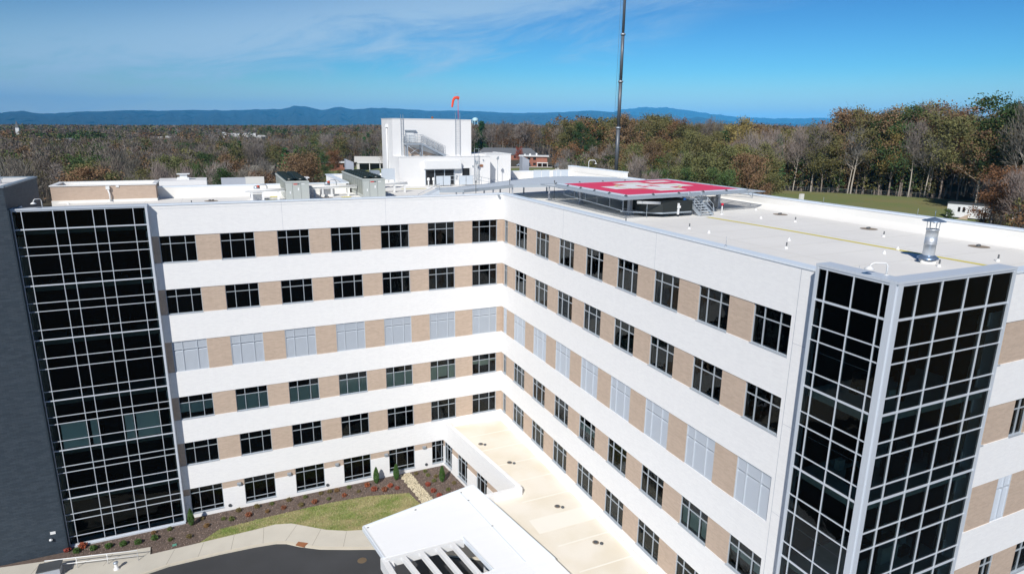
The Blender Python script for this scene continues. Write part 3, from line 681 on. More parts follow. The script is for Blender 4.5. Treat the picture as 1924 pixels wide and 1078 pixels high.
# ------------------------------------------------------------------ gooseneck lights on the parapets
def gooseneck(x, y, z, dx, dy, lab, h=.62, s=1.0):
    t = empty('gooseneck_light', (x, y, z), lab, 'light', 'white gooseneck lights on the roof edges')
    m_ = MB(); m_.tube([(0, 0, 0), (0, 0, h*.8), (dx*.12, dy*.12, h), (dx*.75, dy*.75, h*1.02), (dx*.92, dy*.92, h*.9), (dx, dy, h*.62)], .03*s, 8); m_.lathe([(.1, 0), (.1, .02), (0, .02)], (0, 0, 0), 10); m_.build('arm', M['plastic'], t)
    m_ = MB(); m_.lathe([(.05, .14), (.09, .10), (.19, .02), (.19, 0), (0, 0.01)], (dx, dy, h*.5), 14); m_.build('lamp_head', M['plastic'], t)
gooseneck(-36.15, -.30, .11, -.42, -.35, 'white gooseneck light over the left glass tower')
gooseneck(.12, -38.98, .46, -.72, .28, 'white gooseneck light over the corner of the right glass tower', .5, 1.2)
gooseneck(23.6, 23.6, .72, 1.0, -.3, 'white gooseneck light on the raised parapet behind the helipad', 1.0, 1.6)

# ------------------------------------------------------------------ penthouse
PH = empty('penthouse', (1, 26, DK), 'tall white stair and lift penthouse on the roof corner', 'penthouse')
b = MB()
b.box(-4.08, 6.5, 25.5, 31.2, DK, 6.95)
b.box(-4.1, 8.0, 22.5, 25.5, DK, 2.38); b.box(8.0, 11.72, 24.2, 30, DK, 2.62); b.box(6.55, 8.0, 25.5, 30, DK, 2.60)
rel(b.build('wall', M['whitewall'], PH), PH)
b = MB()
for q in ((-4.13, 6.55, 25.45, 25.8, 6.95), (-4.13, -3.8, 25.8, 31.2, 6.95), (6.2, 6.55, 25.8, 31.2, 6.95), (-4.15, 8.05, 22.45, 22.75, 2.38), (7.75, 8.05, 22.75, 25.5, 2.38), (8.0, 11.77, 24.15, 24.45, 2.62), (11.47, 11.77, 24.45, 30, 2.62)):
    b.box(q[0], q[1], q[2], q[3], q[4], q[4]+.07)
rel(b.build('parapet_coping', M['plastic'], PH), PH)
b = MB(); b.box(-1.0, 3.8, 21.9, 22.5, .92, 1.9); rel(b.build('door_canopy', M['plastic'], PH), PH)
b = MB()
for x0, x1 in ((-.75, .35), (.45, 1.65), (1.75, 2.95)):
    b.box(x0, x1, 22.43, 22.5, DK+.05, .78)
rel(b.build('sliding_door', M['winblack'], PH), PH)
b = MB()
for x in (-.8, .4, 1.7, 3.0): b.box(x-.05, x+.05, 22.40, 22.5, DK+.05, .86)
b.box(-.8, 3.0, 22.41, 22.5, .78, .86); rel(b.build('door_frame', M['frame'], PH), PH)
b = MB(); b.box(4.1, 5.1, 22.43, 22.5, -.75, .95); rel(b.build('window', M['winblack'], PH), PH)
b = MB(); b.box(4.02, 5.18, 22.41, 22.5, .95, 1.03); b.box(4.02, 4.1, 22.41, 22.5, -1.0, .95); b.box(5.1, 5.18, 22.41, 22.5, -1.0, .95); b.box(4.1, 5.1, 22.41, 22.5, -.12, -.02); rel(b.build('window_frame', M['plastic'], PH), PH)
b = MB(); b.box(-2.35, -1.3, 25.42, 25.5, 4.05, 5.5); rel(b.build('door', M['plastic'], PH), PH)
b = MB(); b.box(-2.5, -1.05, 25.2, 25.5, 5.5, 5.62); b.box(-2.45, -2.35, 25.38, 25.5, 4.0, 5.5); rel(b.build('door_hood', M['steel'], PH), PH)
b = MB(); b.box(1.1, 1.2, 25.48, 25.5, 0, 0.01); 
b = MB(); b.prism([(-2.55, 25.44), (1.6, 25.44), (1.6, 25.5), (-2.55, 25.5)], 2.46, [3.75, 2.5, 2.5, 3.75]); rel(b.build('brick_panel', M['tan'], PH), PH)
b = MB(); b.box(6.55, 6.95, 22.38, 22.5, 1.1, 1.38); rel(b.build('wall_vent', M['rust'], PH), PH)
for x, z in ((7.0, 1.95), (5.9, 1.85), (5.55, 1.2), (3.35, .0), (3.3, -.3)):
    b = MB(); b.box(x-.07, x+.07, 22.38, 22.5, z-.08, z+.08); rel(b.build('wall_fixture', M['steel'], PH), PH)
b = MB(); b.tube([(-4.2, 28.0, DK), (-4.2, 28.0, 6.0)], .1, 8); b.box(-4.4, -4.08, 27.8, 28.2, 5.9, 6.3); rel(b.build('downspout', M['plastic'], PH), PH)
b = MB(); b.tube([(1.5, 26.5, 6.95), (1.5, 26.5, 7.1)], .05, 8); b.lathe([(0, 0), (.14, .02), (.14, .2), (0, .26)], (1.5, 26.5, 7.08), 10); rel(b.build('beacon_light', M['rust'], PH), PH)
def ladder(x, y, z0, z1, w, lab, loops=0, over=0):
    t = empty('wall_ladder', (x, y, z0), lab, 'ladder')
    m_ = MB(); h = z1-z0
    m_.beam((0, 0, 0), (0, 0, h+over), .04, .04); m_.beam((w, 0, 0), (w, 0, h+over), .04, .04); m_.build('rail', M['steel'], t)
    m_ = MB(); z = .3
    while z < h+over*.2: m_.tube([(0, 0, z), (w, 0, z)], .016, 5); z += .3
    m_.build('rung', M['steel'], t)
    if loops:
        m_ = MB()
        for zz in np.linspace(h*.35, h+over, loops): m_.tube([(0, 0, zz), (-.05, -.35, zz), (w/2, -.55, zz), (w+.05, -.35, zz), (w, 0, zz)], .018, 5)
        m_.build('safety_cage', M['steel'], t)
    return t
ladder(4.25, 25.35, 2.45, 7.0, .62, 'long steel ladder climbing the right side of the tall penthouse', 0, .9)
ladder(5.75, 22.35, DK, 2.4, .60, 'caged steel ladder on the low penthouse wall right of the window', 3, 1.0)
ladder(-3.0, 25.38, 2.45, 7.0, .3, 'narrow pipe ladder on the penthouse left of the upper door', 0, .5)
# lamp poles in front of penthouse
for x, y, z1, lab in ((5.9, 21.9, 1.5, 'thin light pole with dark head beside the penthouse ladder'), (9.1, 22.6, 2.0, 'thin light pole at the right corner of the low penthouse')):
    t = empty('light_pole', (x, y, DK), lab, 'light pole'); m_ = MB(); m_.tube([(0, 0, 0), (0, 0, z1-DK)], .035, 6); m_.build('pole', M['steel'], t)
    m_ = MB(); m_.prism([(-.12, -.15), (.12, -.15), (.12, .1), (-.12, .1)], z1-DK, [z1-DK+.15, z1-DK+.4, z1-DK+.4, z1-DK+.15]); m_.build('lamp_head', M['steel'], t)
# upper exterior stair
ST = empty('exterior_stair', (-2.6, 24.6, 2.38), 'galvanised steel stair and landing up to the high penthouse door', 'stair')
b = MB(); b.box(-.1, 2.2, -.35, .75, 1.42, 1.62); b.build('landing', M['steel'], ST)
b = MB()
for y in (-.35, .65): b.beam((2.15, y, 1.48), (5.1, y, .05), .06, .26)
b.build('stringer', M['steel'], ST)
b = MB()
for k in range(9):
    t_ = (k+.5)/9; b.box(2.2+2.85*t_-.14, 2.2+2.85*t_+.14, -.32, .62, 1.5-1.45*t_, 1.5-1.45*t_+.03)
b.build('tread', M['grate'], ST)
b = MB()
for y in (-.35, .7):
    for hh in (.25, .45, .65, .85, 1.05):
        b.tube([(-.1, y, 1.62+hh), (2.15, y, 1.62+hh), (5.1, y, .18+hh)], .02, 5)
    for x in (-.1, .65, 1.4, 2.15): b.tube([(x, y, 1.62), (x, y, 2.68)], .024, 5)
    for k in range(1, 5): t_ = k/4; b.tube([(2.15+2.95*t_, y, 1.55-1.42*t_), (2.15+2.95*t_, y, 2.67-1.44*t_)], .024, 5)
for hh in (.25, .45, .65, .85, 1.05): b.tube([(-.1, -.35, 1.62+hh), (-.1, .7, 1.62+hh)], .02, 5)
b.build('handrail', M['steel'], ST)
b = MB()
for x in (.1, 2.0):
    for y in (-.25, .6): b.box(x-.07, x+.07, y-.07, y+.07, 0, 1.42)
b.tube([(.1, -.25, .1), (2.0, -.25, 1.35)], .035, 6); b.tube([(2.0, -.25, .1), (.1, -.25, 1.35)], .035, 6)
b.build('support_leg', M['steel'], ST)
# windsock
WS = empty('windsock', (4.95, 26.2, 6.95), 'orange windsock drooping from a red pole on the penthouse roof', 'windsock')
b = MB(); b.tube([(0, 0, 0), (0, 0, 2.6)], .035, 8); b.build('pole', M['pinkred'], WS)
b = MB(); b.tube([(0, 0, 2.6), (0, 0, 3.5)], .02, 6); b.tube([(-.55, 0, 3.3), (0, 0, 3.3)], .02, 5); b.build('bracket', M['steel'], WS)
b = MB(); b.tube([(.1, -.05, 2.75), (-.2, -.05, 2.82), (-.5, -.05, 2.78), (-.68, -.05, 2.5), (-.78, -.05, 2.0), (-.85, -.05, 1.6)], [.20, .19, .175, .16, .14, .12], 14, cap=False)
b.build('sock', M['orange'], WS)

# ------------------------------------------------------------------ chillers
def chiller(x0, x1, y0, y1, z1, rows, cols, lab, coil=True):
    t = empty('chiller', ((x0+x1)/2, y0, DK), lab, 'chiller', 'grey rooftop chillers'); w = (x1-x0)/2; L_ = y1-y0; h = z1-DK
    b = MB(); b.box(-w, w, 0, .55, .12, h); b.box(-w+.03, w-.03, .55, L_, .12, h); b.box(-w-.04, w+.04, -.04, L_, h-.16, h-.06)
    b.box(-w+.1, w-.1, .05, L_-.1, 0, .12)
    b.build('cabinet', M['chiller'], t)
    b = MB()
    for xa in (-w*.45, w*.28): b.box(xa-.012, xa+.012, -.008, 0, .14, h-.18)
    b.build('door_seam', M['steeld'], t)
    b = MB(); b.box(-w*.36, -w*.02, -.014, 0, h-.36, h-.26, 0); b.box(-w*.02, w*.18, -.014, 0, h-.36, h-.26, 1); b.build('name_plate', [mat('plate_red', (.5, .03, .03)), M['steeld']], t)
    b = MB(); b.box(w*.34, w*.62, -.014, 0, h-.34, h-.27); b.box(-w*.72, -w*.62, -.014, 0, .75, .98); b.box(w*.0, w*.12, -.014, 0, 1.05, 1.30); b.box(w, w+.03, .1, .4, 1.0, 1.25); b.build('notice_label', M['plastic'], t)
    n = 11
    for k in range(n):
        ya = .65+(L_-.8)*k/n; yb = ya+(L_-.8)/n-.14
        for s_ in (-1, 1):
            b = MB(); xx = s_*(w-.03); b.box(min(xx, xx+s_*.012), max(xx, xx+s_*.012), ya, yb, .35 if coil else .9, h-.22)
            b.build('coil_panel', M['coil'], t)
    b = MB(); b.box(-w+.05, w-.05, .1, L_-.1, h-.06, h+.0); b.build('fan_deck', M['fan'], t)
    for c in range(cols):
        for r in range(rows):
            fx = -w+2*w*(c+.5)/cols; fy = .7+(L_-1.2)*(r+.5)/rows; R_ = min(w/cols*.85, (L_-1.2)/rows*.48)
            b = MB(); b.lathe([(R_*1.0, 0), (R_, .2), (R_*.93, .2), (R_*.93, 0)], (fx, fy, h), 16, 0)
            for q in range(5):
                a_ = 2*pi*q/5+r; a2 = a_+.55
                b.quad((fx+.08*cos(a_), fy+.08*sin(a_), h+.08), (fx+R_*.9*cos(a_), fy+R_*.9*sin(a_), h+.07), (fx+R_*.9*cos(a2), fy+R_*.9*sin(a2), h+.16), (fx+.08*cos(a2), fy+.08*sin(a2), h+.12), 1)
            b.lathe([(.1, .05), (.1, .18), (0, .19)], (fx, fy, h), 8, 0)
            b.build('fan', [M['fan'], M['fanblade']], t)
    return t
chiller(-18.65, -16.55, 9.1, 20.8, .86, 8, 2, 'sage grey rooftop chiller left of the pair with twin fan rows', False)
chiller(-11.2, -9.0, 9.5, 21.8, .90, 9, 2, 'sage grey rooftop chiller nearer the penthouse with ribbed coil side')
# pipework between the units
def pipe_run(x0, x1, y, z, lab, risers):
    t = empty('pipe_run', (x0, y, DK), lab, 'pipes')
    b = MB(); b.box(0, x1-x0, -.12, .12, z-.1, z+.03); b.tube([(0, -.1, z+.1), (x1-x0, -.1, z+.1)], .1, 8); b.tube([(0, .14, z+.1), (x1-x0, .14, z+.1)], .1, 8); b.build('pipe', M['plastic'], t)
    for r in risers: b = MB(); b.box(r-.09, r+.09, -.09, .09, 0, z-.1); b.build('pipe_support', M['plastic'], t)
pipe_run(-22.3, -18.7, 10.6, .95, 'white insulated pipes on stands left of the first chiller', (.6, 1.6, 3.0))
pipe_run(-16.5, -11.3, 12.6, .95, 'white insulated pipes on stands between the two chillers', (.9, 1.7, 2.6, 4.3))
pipe_run(-8.9, -5.2, 15.0, .9, 'pale pipes and duct right of the second chiller', (.7, 2.2, 3.4))
def pump(x, y, lab, s=1.0):
    t = empty('pump', (x, y, DK), lab, 'pump')
    b = MB(); b.box(-.7*s, .7*s, -.5, .5, 0, .75*s); b.build('plinth', M['whitewall'], t)
    b = MB(); b.lathe([(.0, 0), (.22, .02), (.24, .4), (.1, .5), (0, .5)], (.0, 0, .95*s), 12); b.tube([(-.45, 0, .95*s), (.5, 0, .95*s)], .12, 8); b.tube([(.3, .1, .9*s), (.3, .1, 1.5*s), (.45, .1, 1.62*s), (.9, .1, 1.6*s), (1.0, .1, 1.4*s), (1.0, .1, .8)], .05, 8); b.build('valve_body', M['steel'], t)
    b = MB(); b.lathe([(0, 0), (.14, .02), (.15, .2), (0, .26)], (.18, -.1, 1.3*s), 10); b.build('hand_wheel', mat('valve_red', (.5, .08, .05)), t)
pump(-21.2, 11.8, 'pump plinth with red capped valve left of the chillers', .9)
pump(-14.2, 13.6, 'pump plinth with red capped valve and white pipe loop between the chillers', 1.0)
# grey duct cabinet right of second chiller
t = empty('duct_cabinet', (-8.2, 19.6, DK), 'pale steel cabinet with thin legs behind the second chiller', 'duct')
b = MB(); b.box(0, 1.0, 0, 1.0, .7, 2.1); b.build('cabinet', M['steel'], t); b = MB(); b.box(1.25, 2.85, .2, .3, 1.0, 2.3); b.box(1.25, 1.32, .15, .35, 0, 1.0); b.box(2.78, 2.85, .15, .35, 0, 1.0); b.build('screen', M['grate'], t)

# ------------------------------------------------------------------ helipad
PZ = .80
O = Vector((6.43, -11.14, 0)); UA = Vector((13.64, 1.60, 0)); VA = Vector((.11, 11.14, 0))
def pp(u, v, z=PZ): q = O+UA*u+VA*v; return (q.x, q.y, z)
HP = empty('helipad', (13.5, -5, DK), 'raised red rooftop helipad with a white cross and safety net on steel columns', 'helipad')
def pquad(mb, u0, u1, v0, v1, z, m=0): mb.quad(pp(u0, v0, z), pp(u1, v0, z), pp(u1, v1, z), pp(u0, v1, z), m)
def pprism(mb, u0, u1, v0, v1, z0, z1, m=0): mb.prism([pp(u0, v0)[:2], pp(u1, v0)[:2], pp(u1, v1)[:2], pp(u0, v1)[:2]], z0, z1, m)
b = MB(); pprism(b, -.045, 1.045, -.05, 1.05, PZ-.14, PZ-.012); HPd = rel(b.build('deck', M['coping'], HP), HP)
b = MB(); pquad(b, 0, 1, 0, 1, PZ-.006); rel(b.build('red_field', M['red'], HP), HP)
b = MB(); s = .24
for (u0, v0) in ((.37, .38), (.37, .62), (.37, .14), (.13, .38), (.61, .38)): pquad(b, u0, u0+s, v0, v0+s, PZ-.001)
pquad(b, .70, .90, .77, .885, PZ-.001)
rel(b.build('white_cross', M['padwhite'], HP), HP)
b = MB(); hz = PZ+.004
pquad(b, .415, .45, .42, .58, hz); pquad(b, .53, .565, .42, .58, hz); pquad(b, .45, .53, .485, .515, hz)
rel(b.build('red_letter', M['red'], HP), HP)
b = MB(); n = 64
for k in range(n):
    a0, a1 = 2*pi*k/n, 2*pi*(k+1)/n
    q = lambda a_, r: pp(.49+r*cos(a_), .50+r*sin(a_)*1.0, PZ+.003)
    b.quad(q(a0, .245), q(a0, .268), q(a1, .268), q(a1, .245))
rel(b.build('yellow_ring', M['ring'], HP), HP)
# edge gutter, net frame
b = MB()
for (u0, v0, u1, v1) in ((-.045, -.05, 1.045, -.05), (1.045, -.05, 1.045, 1.05), (1.045, 1.05, -.045, 1.05), (-.045, 1.05, -.045, -.05)):
    a_ = Vector(pp(u0, v0, PZ-.2)); c_ = Vector(pp(u1, v1, PZ-.2)); b.beam(a_, c_, .12, .32)
rel(b.build('edge_beam', M['steel'], HP), HP)
b = MB(); n_out = MB()
U0, U1, V0, V1 = -.045, 1.045, -.05, 1.05; eu, ev = .085, .105
ring_in = [(U0, V0), (U1, V0), (U1, V1), (U0, V1)]; ring_out = [(U0-eu, V0-ev), (U1+eu, V0-ev), (U1+eu, V1+ev), (U0-eu, V1+ev)]
for k in range(4):
    i0, i1, o0, o1 = ring_in[k], ring_in[(k+1) % 4], ring_out[k], ring_out[(k+1) % 4]
    A_, B_, C_, D_ = pp(*i0, PZ-.30), pp(*i1, PZ-.30), pp(*o1, PZ-.16), pp(*o0, PZ-.16)
    vA, vB, vC, vD = (Vector(q) for q in (A_, B_, C_, D_))
    for j in range(12):
        u0, u1 = j/12, (j+.6)/12; b.quad(tuple(vA.lerp(vD, u0)), tuple(vB.lerp(vC, u0)), tuple(vB.lerp(vC, u1)), tuple(vA.lerp(vD, u1)))
    n_out.beam(D_, C_, .07, .07)
    for q in range(9):
        t_ = q/8; a_ = Vector(A_).lerp(Vector(B_), t_); c_ = Vector(D_).lerp(Vector(C_), t_)
        n_out.beam(a_-Vector((0, 0, .05)), c_-Vector((0, 0, .03)), .06, .06)
netm = mat('net_mesh', (.62, .68, .74), .7)
rel(b.build('safety_net', netm, HP), HP); rel(n_out.build('net_frame', M['steel'], HP), HP)
# light fittings along the pad edge
for k in range(4):
    for q in range(5):
        t_ = (q+.02)/5; i0, i1 = ring_in[k], ring_in[(k+1) % 4]
        c_ = Vector(pp(*i0, PZ)).lerp(Vector(pp(*i1, PZ)), t_); f_ = MB(); f_.box(-.1, .1, -.1, .1, -.06, .02); f_.lathe([(.06, .02), (.05, .1), (0, .12)], (0, 0, 0), 8)
        o = f_.build('edge_light', M['steeld'], HP); o.location = c_-HP.location
# girders and columns
b = MB()
for v in (.08, .5, .92): b.beam(pp(.02, v, PZ-.34), pp(.98, v, PZ-.34), .25, .38)
for u in (.1, .37, .63, .9): b.beam(pp(u, .02, PZ-.36), pp(u, .98, PZ-.36), .2, .34)
rel(b.build('girder', M['steeld'], HP), HP)
for u in (.1, .63, .9):
    for v in (.12, .88) if u != .63 else (.5, .88):
        x, y, _ = pp(u, v); c_ = MB(); c_.box(x-.16, x+.16, y-.16, y+.16, DK, PZ-.5); c_.box(x-.3, x+.3, y-.3, y+.3, DK, DK+.08); rel(c_.build('column', M['corrug'], HP), HP)
# truss braces hanging on west side
b = MB(); x0, y0, _ = pp(.02, .98); x1, y1, _ = pp(.02, .04)
b.beam((x0-.3, y0, -.25), (x1-.3, y1, -.60), .07, .07)
for k in range(6):
    t_ = k/5; b.beam((x0-.3+(x1-x0)*t_, y0+(y1-y0)*t_, -.25-.35*t_), (x0-.3+(x1-x0)*t_, y0+(y1-y0)*t_, PZ-.3), .04, .04)
b.beam((x1-.3, y1, -.60), (x1+.4, y1+1.2, PZ-.4), .06, .06)
rel(b.build('brace', M['steel'], HP), HP); b = MB()
xr, yr, _ = pp(1.13, -.02); b.beam((xr, yr, PZ-.15), (xr, yr, -.1), .04, .04); b.beam((xr, yr, -.1), (xr-4.2, yr+.2, .25), .04, .04); b.beam((xr, yr, -.1), (xr-1.0, yr, PZ-.2), .03, .03)
rel(b.build('brace', M['steel'], HP), HP)
# deluge / black equipment box under the pad
UB = empty('equipment_box', (9.7, -10.6, DK), 'black clad equipment box slung under the helipad beside the stair', 'equipment')
b = MB(); b.prism([(-1.6, -1.0), (-.3, -1.55), (2.9, -1.45), (2.95, 1.6), (-1.6, 2.6)], .42, 1.35); b.build('cladding', M['black'], UB)
b = MB(); b.prism([(-3.1, .6), (-.35, -1.62), (2.75, -1.55), (2.75, -1.35), (-.3, -1.42), (-3.0, .8)], .30, .42); b.build('ledge', M['steel'], UB)
b = MB(); b.box(1.2, 1.34, -1.68, -1.55, .2, 1.15); b.box(1.1, 1.44, -1.72, -1.66, .75, .95); b.build('switch_box', M['plastic'], UB)
t = empty('pipe_run', (7.2, -11.2, DK), 'fat white pipe under the near corner of the helipad', 'pipes')
b = MB(); b.tube([(.0, -.35, 1.28), (2.0, -.8, 1.2)], .12, 12); b.build('pipe', M['plastic'], t); b = MB(); b.tube([(.9, -.5, 0), (.9, -.5, 1.2)], .03, 6); b.tube([(1.7, -.7, 0.6), (1.7, -.7, 1.2)], .03, 6); b.build('pipe_support', M['steel'], t)
t = empty('blue_valve', (12.0, -11.7, PZ-.55), 'round blue valve under the helipad edge', 'valve'); b = MB(); b.lathe([(0, -.17), (.12, -.12), (.17, 0), (.12, .12), (0, .17)], (0, 0, 0), 12); b.build('valve_body', mat('valve_blue', (.02, .15, .5), .4), t); b = MB(); b.tube([(0, 0, .15), (0, 0, .32)], .03, 6); b.build('stem', M['steel'], t)
# helipad stair (down to the south)
HS = empty('helipad_stair', (13.6, -12.55, DK), 'steel stair with handrails from the roof up to the helipad', 'stair')
b = MB(); T0, T1 = Vector((-.42, 0, .08)), Vector((-3.25, 2.1, 1.85))
def sp2(s_, t_): # s_ 0/1 side
    base = Vector((-.45, .02, .05)).lerp(Vector((.85, -.05, .05)), s_); top = Vector((-1.15, 2.0, 1.8)).lerp(Vector((.35, 2.15, 1.8)), s_); return base.lerp(top, t_)
for s_ in (0, 1): b.beam(sp2(s_, 0), sp2(s_, 1), .08, .26)
b.build('stringer', M['steel'], HS)
b = MB()
for k in range(9):
    q0, q1 = sp2(0, (k+.5)/9), sp2(1, (k+.5)/9); b.beam(q0, q1, .26, .03)
b.build('tread', M['grate'], HS)
b = MB()
for s_ in (0, 1):
    for hh in (.45, .9): b.tube([tuple(sp2(s_, 0)+Vector((0, 0, hh))), tuple(sp2(s_, .62)+Vector((0, 0, hh)))], .025, 6)
    for t_ in (0, .31, .62): b.tube([tuple(sp2(s_, t_)), tuple(sp2(s_, t_)+Vector((0, 0, .9)))], .025, 6)
b.build('handrail', M['steel'], HS)
t = empty('fire_hydrant_post', (15.7, -12.3, DK), 'white standpipe with a red cap right of the helipad stair', 'standpipe'); b = MB(); b.tube([(0, 0, 0), (0, 0, .8)], .05, 8); b.lathe([(.16, 0), (.1, .12), (0, .13)], (0, 0, 0), 10); b.build('post', M['plastic'], t); b = MB(); b.lathe([(0, .8), (.11, .8), (.11, .98), (0, 1.0)], (0, 0, 0), 10); b.build('cap', mat('cap_red', (.6, .02, .05)), t)
b = MB(); dk = MB()
t = empty('extinguisher_cabinet', (16.4, -10.5, DK), 'dark cylindrical cabinet hung under the right side of the helipad', 'cabinet'); b.lathe([(0, .45), (.32, .45), (.32, 1.35), (0, 1.35)], (0, 0, 0), 16); b.build('drum', M['steeld'], t); dk.box(-.04, .04, -.04, .04, 0, .45); dk.build('leg', M['steel'], t)
b = MB(); t = empty('white_tank', (14.6, -10.2, DK), 'white pipe cluster behind the helipad stair', 'pipes'); b.tube([(0, 0, 1.0), (2.2, .2, 1.0)], .16, 10); b.tube([(.4, .3, 1.25), (2.8, .5, 1.2)], .1, 8); b.build('pipe', M['plastic'], t); b = MB(); b.box(1.0, 1.1, 0, .1, 0, .9); b.build('pipe_support', M['steel'], t)
# ramp from penthouse to pad
RP = empty('access_ramp', (0, 8, DK), 'long galvanised walkway ramp between the penthouse and the helipad', 'ramp')
rp = [(-4.6, 5.2, 6.6, .02), (-2.4, 4.2, 6.6, .05), (1.0, 4.6, 7.4, .2), (3.2, 4.7, 8.2, .35), (6.4, 2.6, 9.0, .52), (9.6, 1.6, 9.6, .62), (13.5, 1.9, 10.0, .64), (17.5, 2.4, 7.0, .62)]
b = MB(); sd = MB()
for (xa, ya, yb, za), (xb, yc, yd, zb) in zip(rp[:-1], rp[1:]):
    b.quad((xa, ya, za), (xb, yc, zb), (xb, yd, zb), (xa, yb, za)); b.quad((xa, yb, za-.06), (xb, yd, zb-.06), (xb, yc, zb-.06), (xa, ya, za-.06))
    sd.beam((xa, ya-.04, za-.12), (xb, yc-.04, zb-.12), .08, .3); sd.beam((xa, yb+.04, za-.1), (xb, yd+.04, zb-.1), .08, .3)
rel(b.build('walking_surface', M['grate'], RP), RP); rel(sd.build('side_beam', M['steel'], RP), RP)
for x, ya, yb, z in rp[1:]:
    b = MB(); b.box(x-.06, x+.06, ya+.1, ya+.22, DK, z-.07); b.box(x-.06, x+.06, yb-.22, yb-.1, DK, z-.07); rel(b.build('support_post', M['corrug'], RP), RP)
b = MB(); b.prism([(-7.0, 5.2), (-4.6, 5.2), (-4.6, 6.6), (-7.0, 6.6)], DK, [DK+.05, .0, .0, DK+.05]); rel(b.build('steps', M['grate'], RP), RP)
b = MB(); pd = MB()
for k, (x, y, z) in enumerate([(-6.8, 5.15, -.95), (-4.6, 5.15, .02)]): b.tube([(x, y, z), (x, y, z+.6)], .025, 5)
b.tube([(-6.8, 5.15, -.35), (-4.6, 5.15, .6)], .025, 5)
rel(b.build('handrail', M['steel'], RP), RP)
for x, y in ((-1.2, 4.0), (6.8, 2.4), (2.9, 4.9)):
    l = MB(); l.tube([(x, y, DK), (x, y, .75)], .03, 6); l.lathe([(.06, .75), (.06, .92), (0, .92)], (x, y, 0), 8); rel(l.build('marker_light', M['steeld'], RP), RP)
# guard panels near the penthouse door
GP = empty('guard_panels', (0, 20.5, DK), 'mesh guard panels and handrails in front of the penthouse doors', 'railing')
for x in (.0, .95, 3.0, 3.95):
    b = MB(); b.box(x, x+.85, 0, .05, .15, 1.25); b.build('mesh_panel', M['grate'], GP)
b = MB()
for x in (0, .9, 1.85, 3.0, 3.9, 4.85, 6.0, 7.0, 8.2): b.tube([(x, .02, 0), (x, .02, 1.3 if x < 5 else 1.3-(x-5)*.22)], .03, 6)
for hh in (1.25, .8): b.tube([(0, .02, hh), (5.0, .02, hh), (8.4, .02, hh-.75)], .022, 6)
b.build('handrail', M['steel'], GP)
for x, y, lab in ((-1.6, 18.6, 'white valve stand left of the guard panels'), (-.9, 18.8, 'white valve stand close against the guard panels')):
    t = empty('valve_stand', (x, y, DK), lab, 'valve'); b = MB(); b.tube([(0, 0, 0), (0, 0, 1.1)], .09, 8); b.lathe([(.16, .9), (.18, 1.1), (.1, 1.25), (0, 1.25)], (0, 0, 0), 10); b.build('body', M['plastic'], t)
    b = MB(); b.box(-.25, .25, -.2, .2, 0, .12); b.build('base', M['plastic'], t)
# screens + exhaust duct behind
t = empty('glass_screen', (14.4, 22.6, DK), 'pale mesh screen enclosure in front of the back parapet', 'screen')
for x in (0, 1.25, 3.0, 4.25):
    b = MB(); b.box(x, x+1.15, 0, .05, .1, 1.65); b.build('mesh_panel', M['grate'], t)
b = MB(); b.box(2.2, 3.6, -.02, .02, 1.55, 1.62); 
for x in (2.45, 2.95, 3.5): b.box(x-.03, x+.03, -.03, .03, 0, 1.6)
b.build('frame', M['plastic'], t)
t = empty('exhaust_duct', (17.0, 30.5, DK-1), 'tall grey sheet metal exhaust duct behind the back parapet', 'duct')
b = MB(); b.box(-.55, .55, 0, 1.0, 0, 3.4); b.prism([(-.55, 0), (.55, 0), (.55, 1), (-.55, 1)], 3.4, [4.1, 3.6, 3.6, 4.1]); b.build('duct', M['corrug'], t); b = MB(); b.tube([(-.55, .5, 1.7), (-2.0, .5, .4)], .05, 6); b.build('stay', M['steel'], t)
t = empty('exhaust_duct', (-8.6, 30.6, DK-1), 'grey sheet metal exhaust duct left of the penthouse', 'duct')
b = MB(); b.box(-.5, .5, 0, 1.0, 0, 3.3); b.prism([(-.5, 0), (.5, 0), (.5, 1), (-.5, 1)], 3.3, [3.9, 3.5, 3.5, 3.9]); b.build('duct', M['corrug'], t); b = MB(); b.tube([(.5, .5, 1.7), (1.6, .5, .4)], .05, 6); b.build('stay', M['steel'], t)
# dark brick corner block on the south-east roof + flue
SB = empty('brick_corner_block', (20, -38, DK), 'dark brick roof block at the far right edge of the roof', 'roof block')
b = MB(); b.box(15.35, 24, -38.6, -37.9, -.75, 1.0); rel(b.build('wall', M['dark'], SB), SB); b = MB(); b.box(15.3, 24, -38.75, -37.85, DK, -.75); rel(b.build('base', M['roof'], SB), SB)
FL = empty('flue_stack', (12.2, -33.0, DK), 'stainless steel flue with a conical rain cap on the right roof', 'flue')
b = MB(); b.lathe([(.42, 0), (.42, .22), (0, .23)], (0, 0, 0), 4); b.build('curb', M['roof'], FL)
b = MB(); b.lathe([(.46, .23), (.44, .30), (.27, .42), (.26, .42)], (0, 0, 0), 24); b.build('flashing_skirt', M['flucap'], FL)
b = MB(); b.lathe([(.26, .40), (.26, 1.0), (.27, 1.0), (.27, 1.03), (.26, 1.03), (.26, 1.72), (.28, 1.72), (.28, 1.78), (.22, 1.78), (.22, 1.2)], (0, 0, 0), 28); b.build('flue_pipe', M['chrome'], FL)
b = MB()
for k in range(6): a_ = 2*pi*k/6; b.tube([(.24*cos(a_), .24*sin(a_), 1.75), (.26*cos(a_), .26*sin(a_), 2.2)], .015, 5)
b.lathe([(.17, 2.2), (.02, 2.08), (0, 2.08)], (0, 0, 0), 12); b.build('cap_strut', M['chrome'], FL)
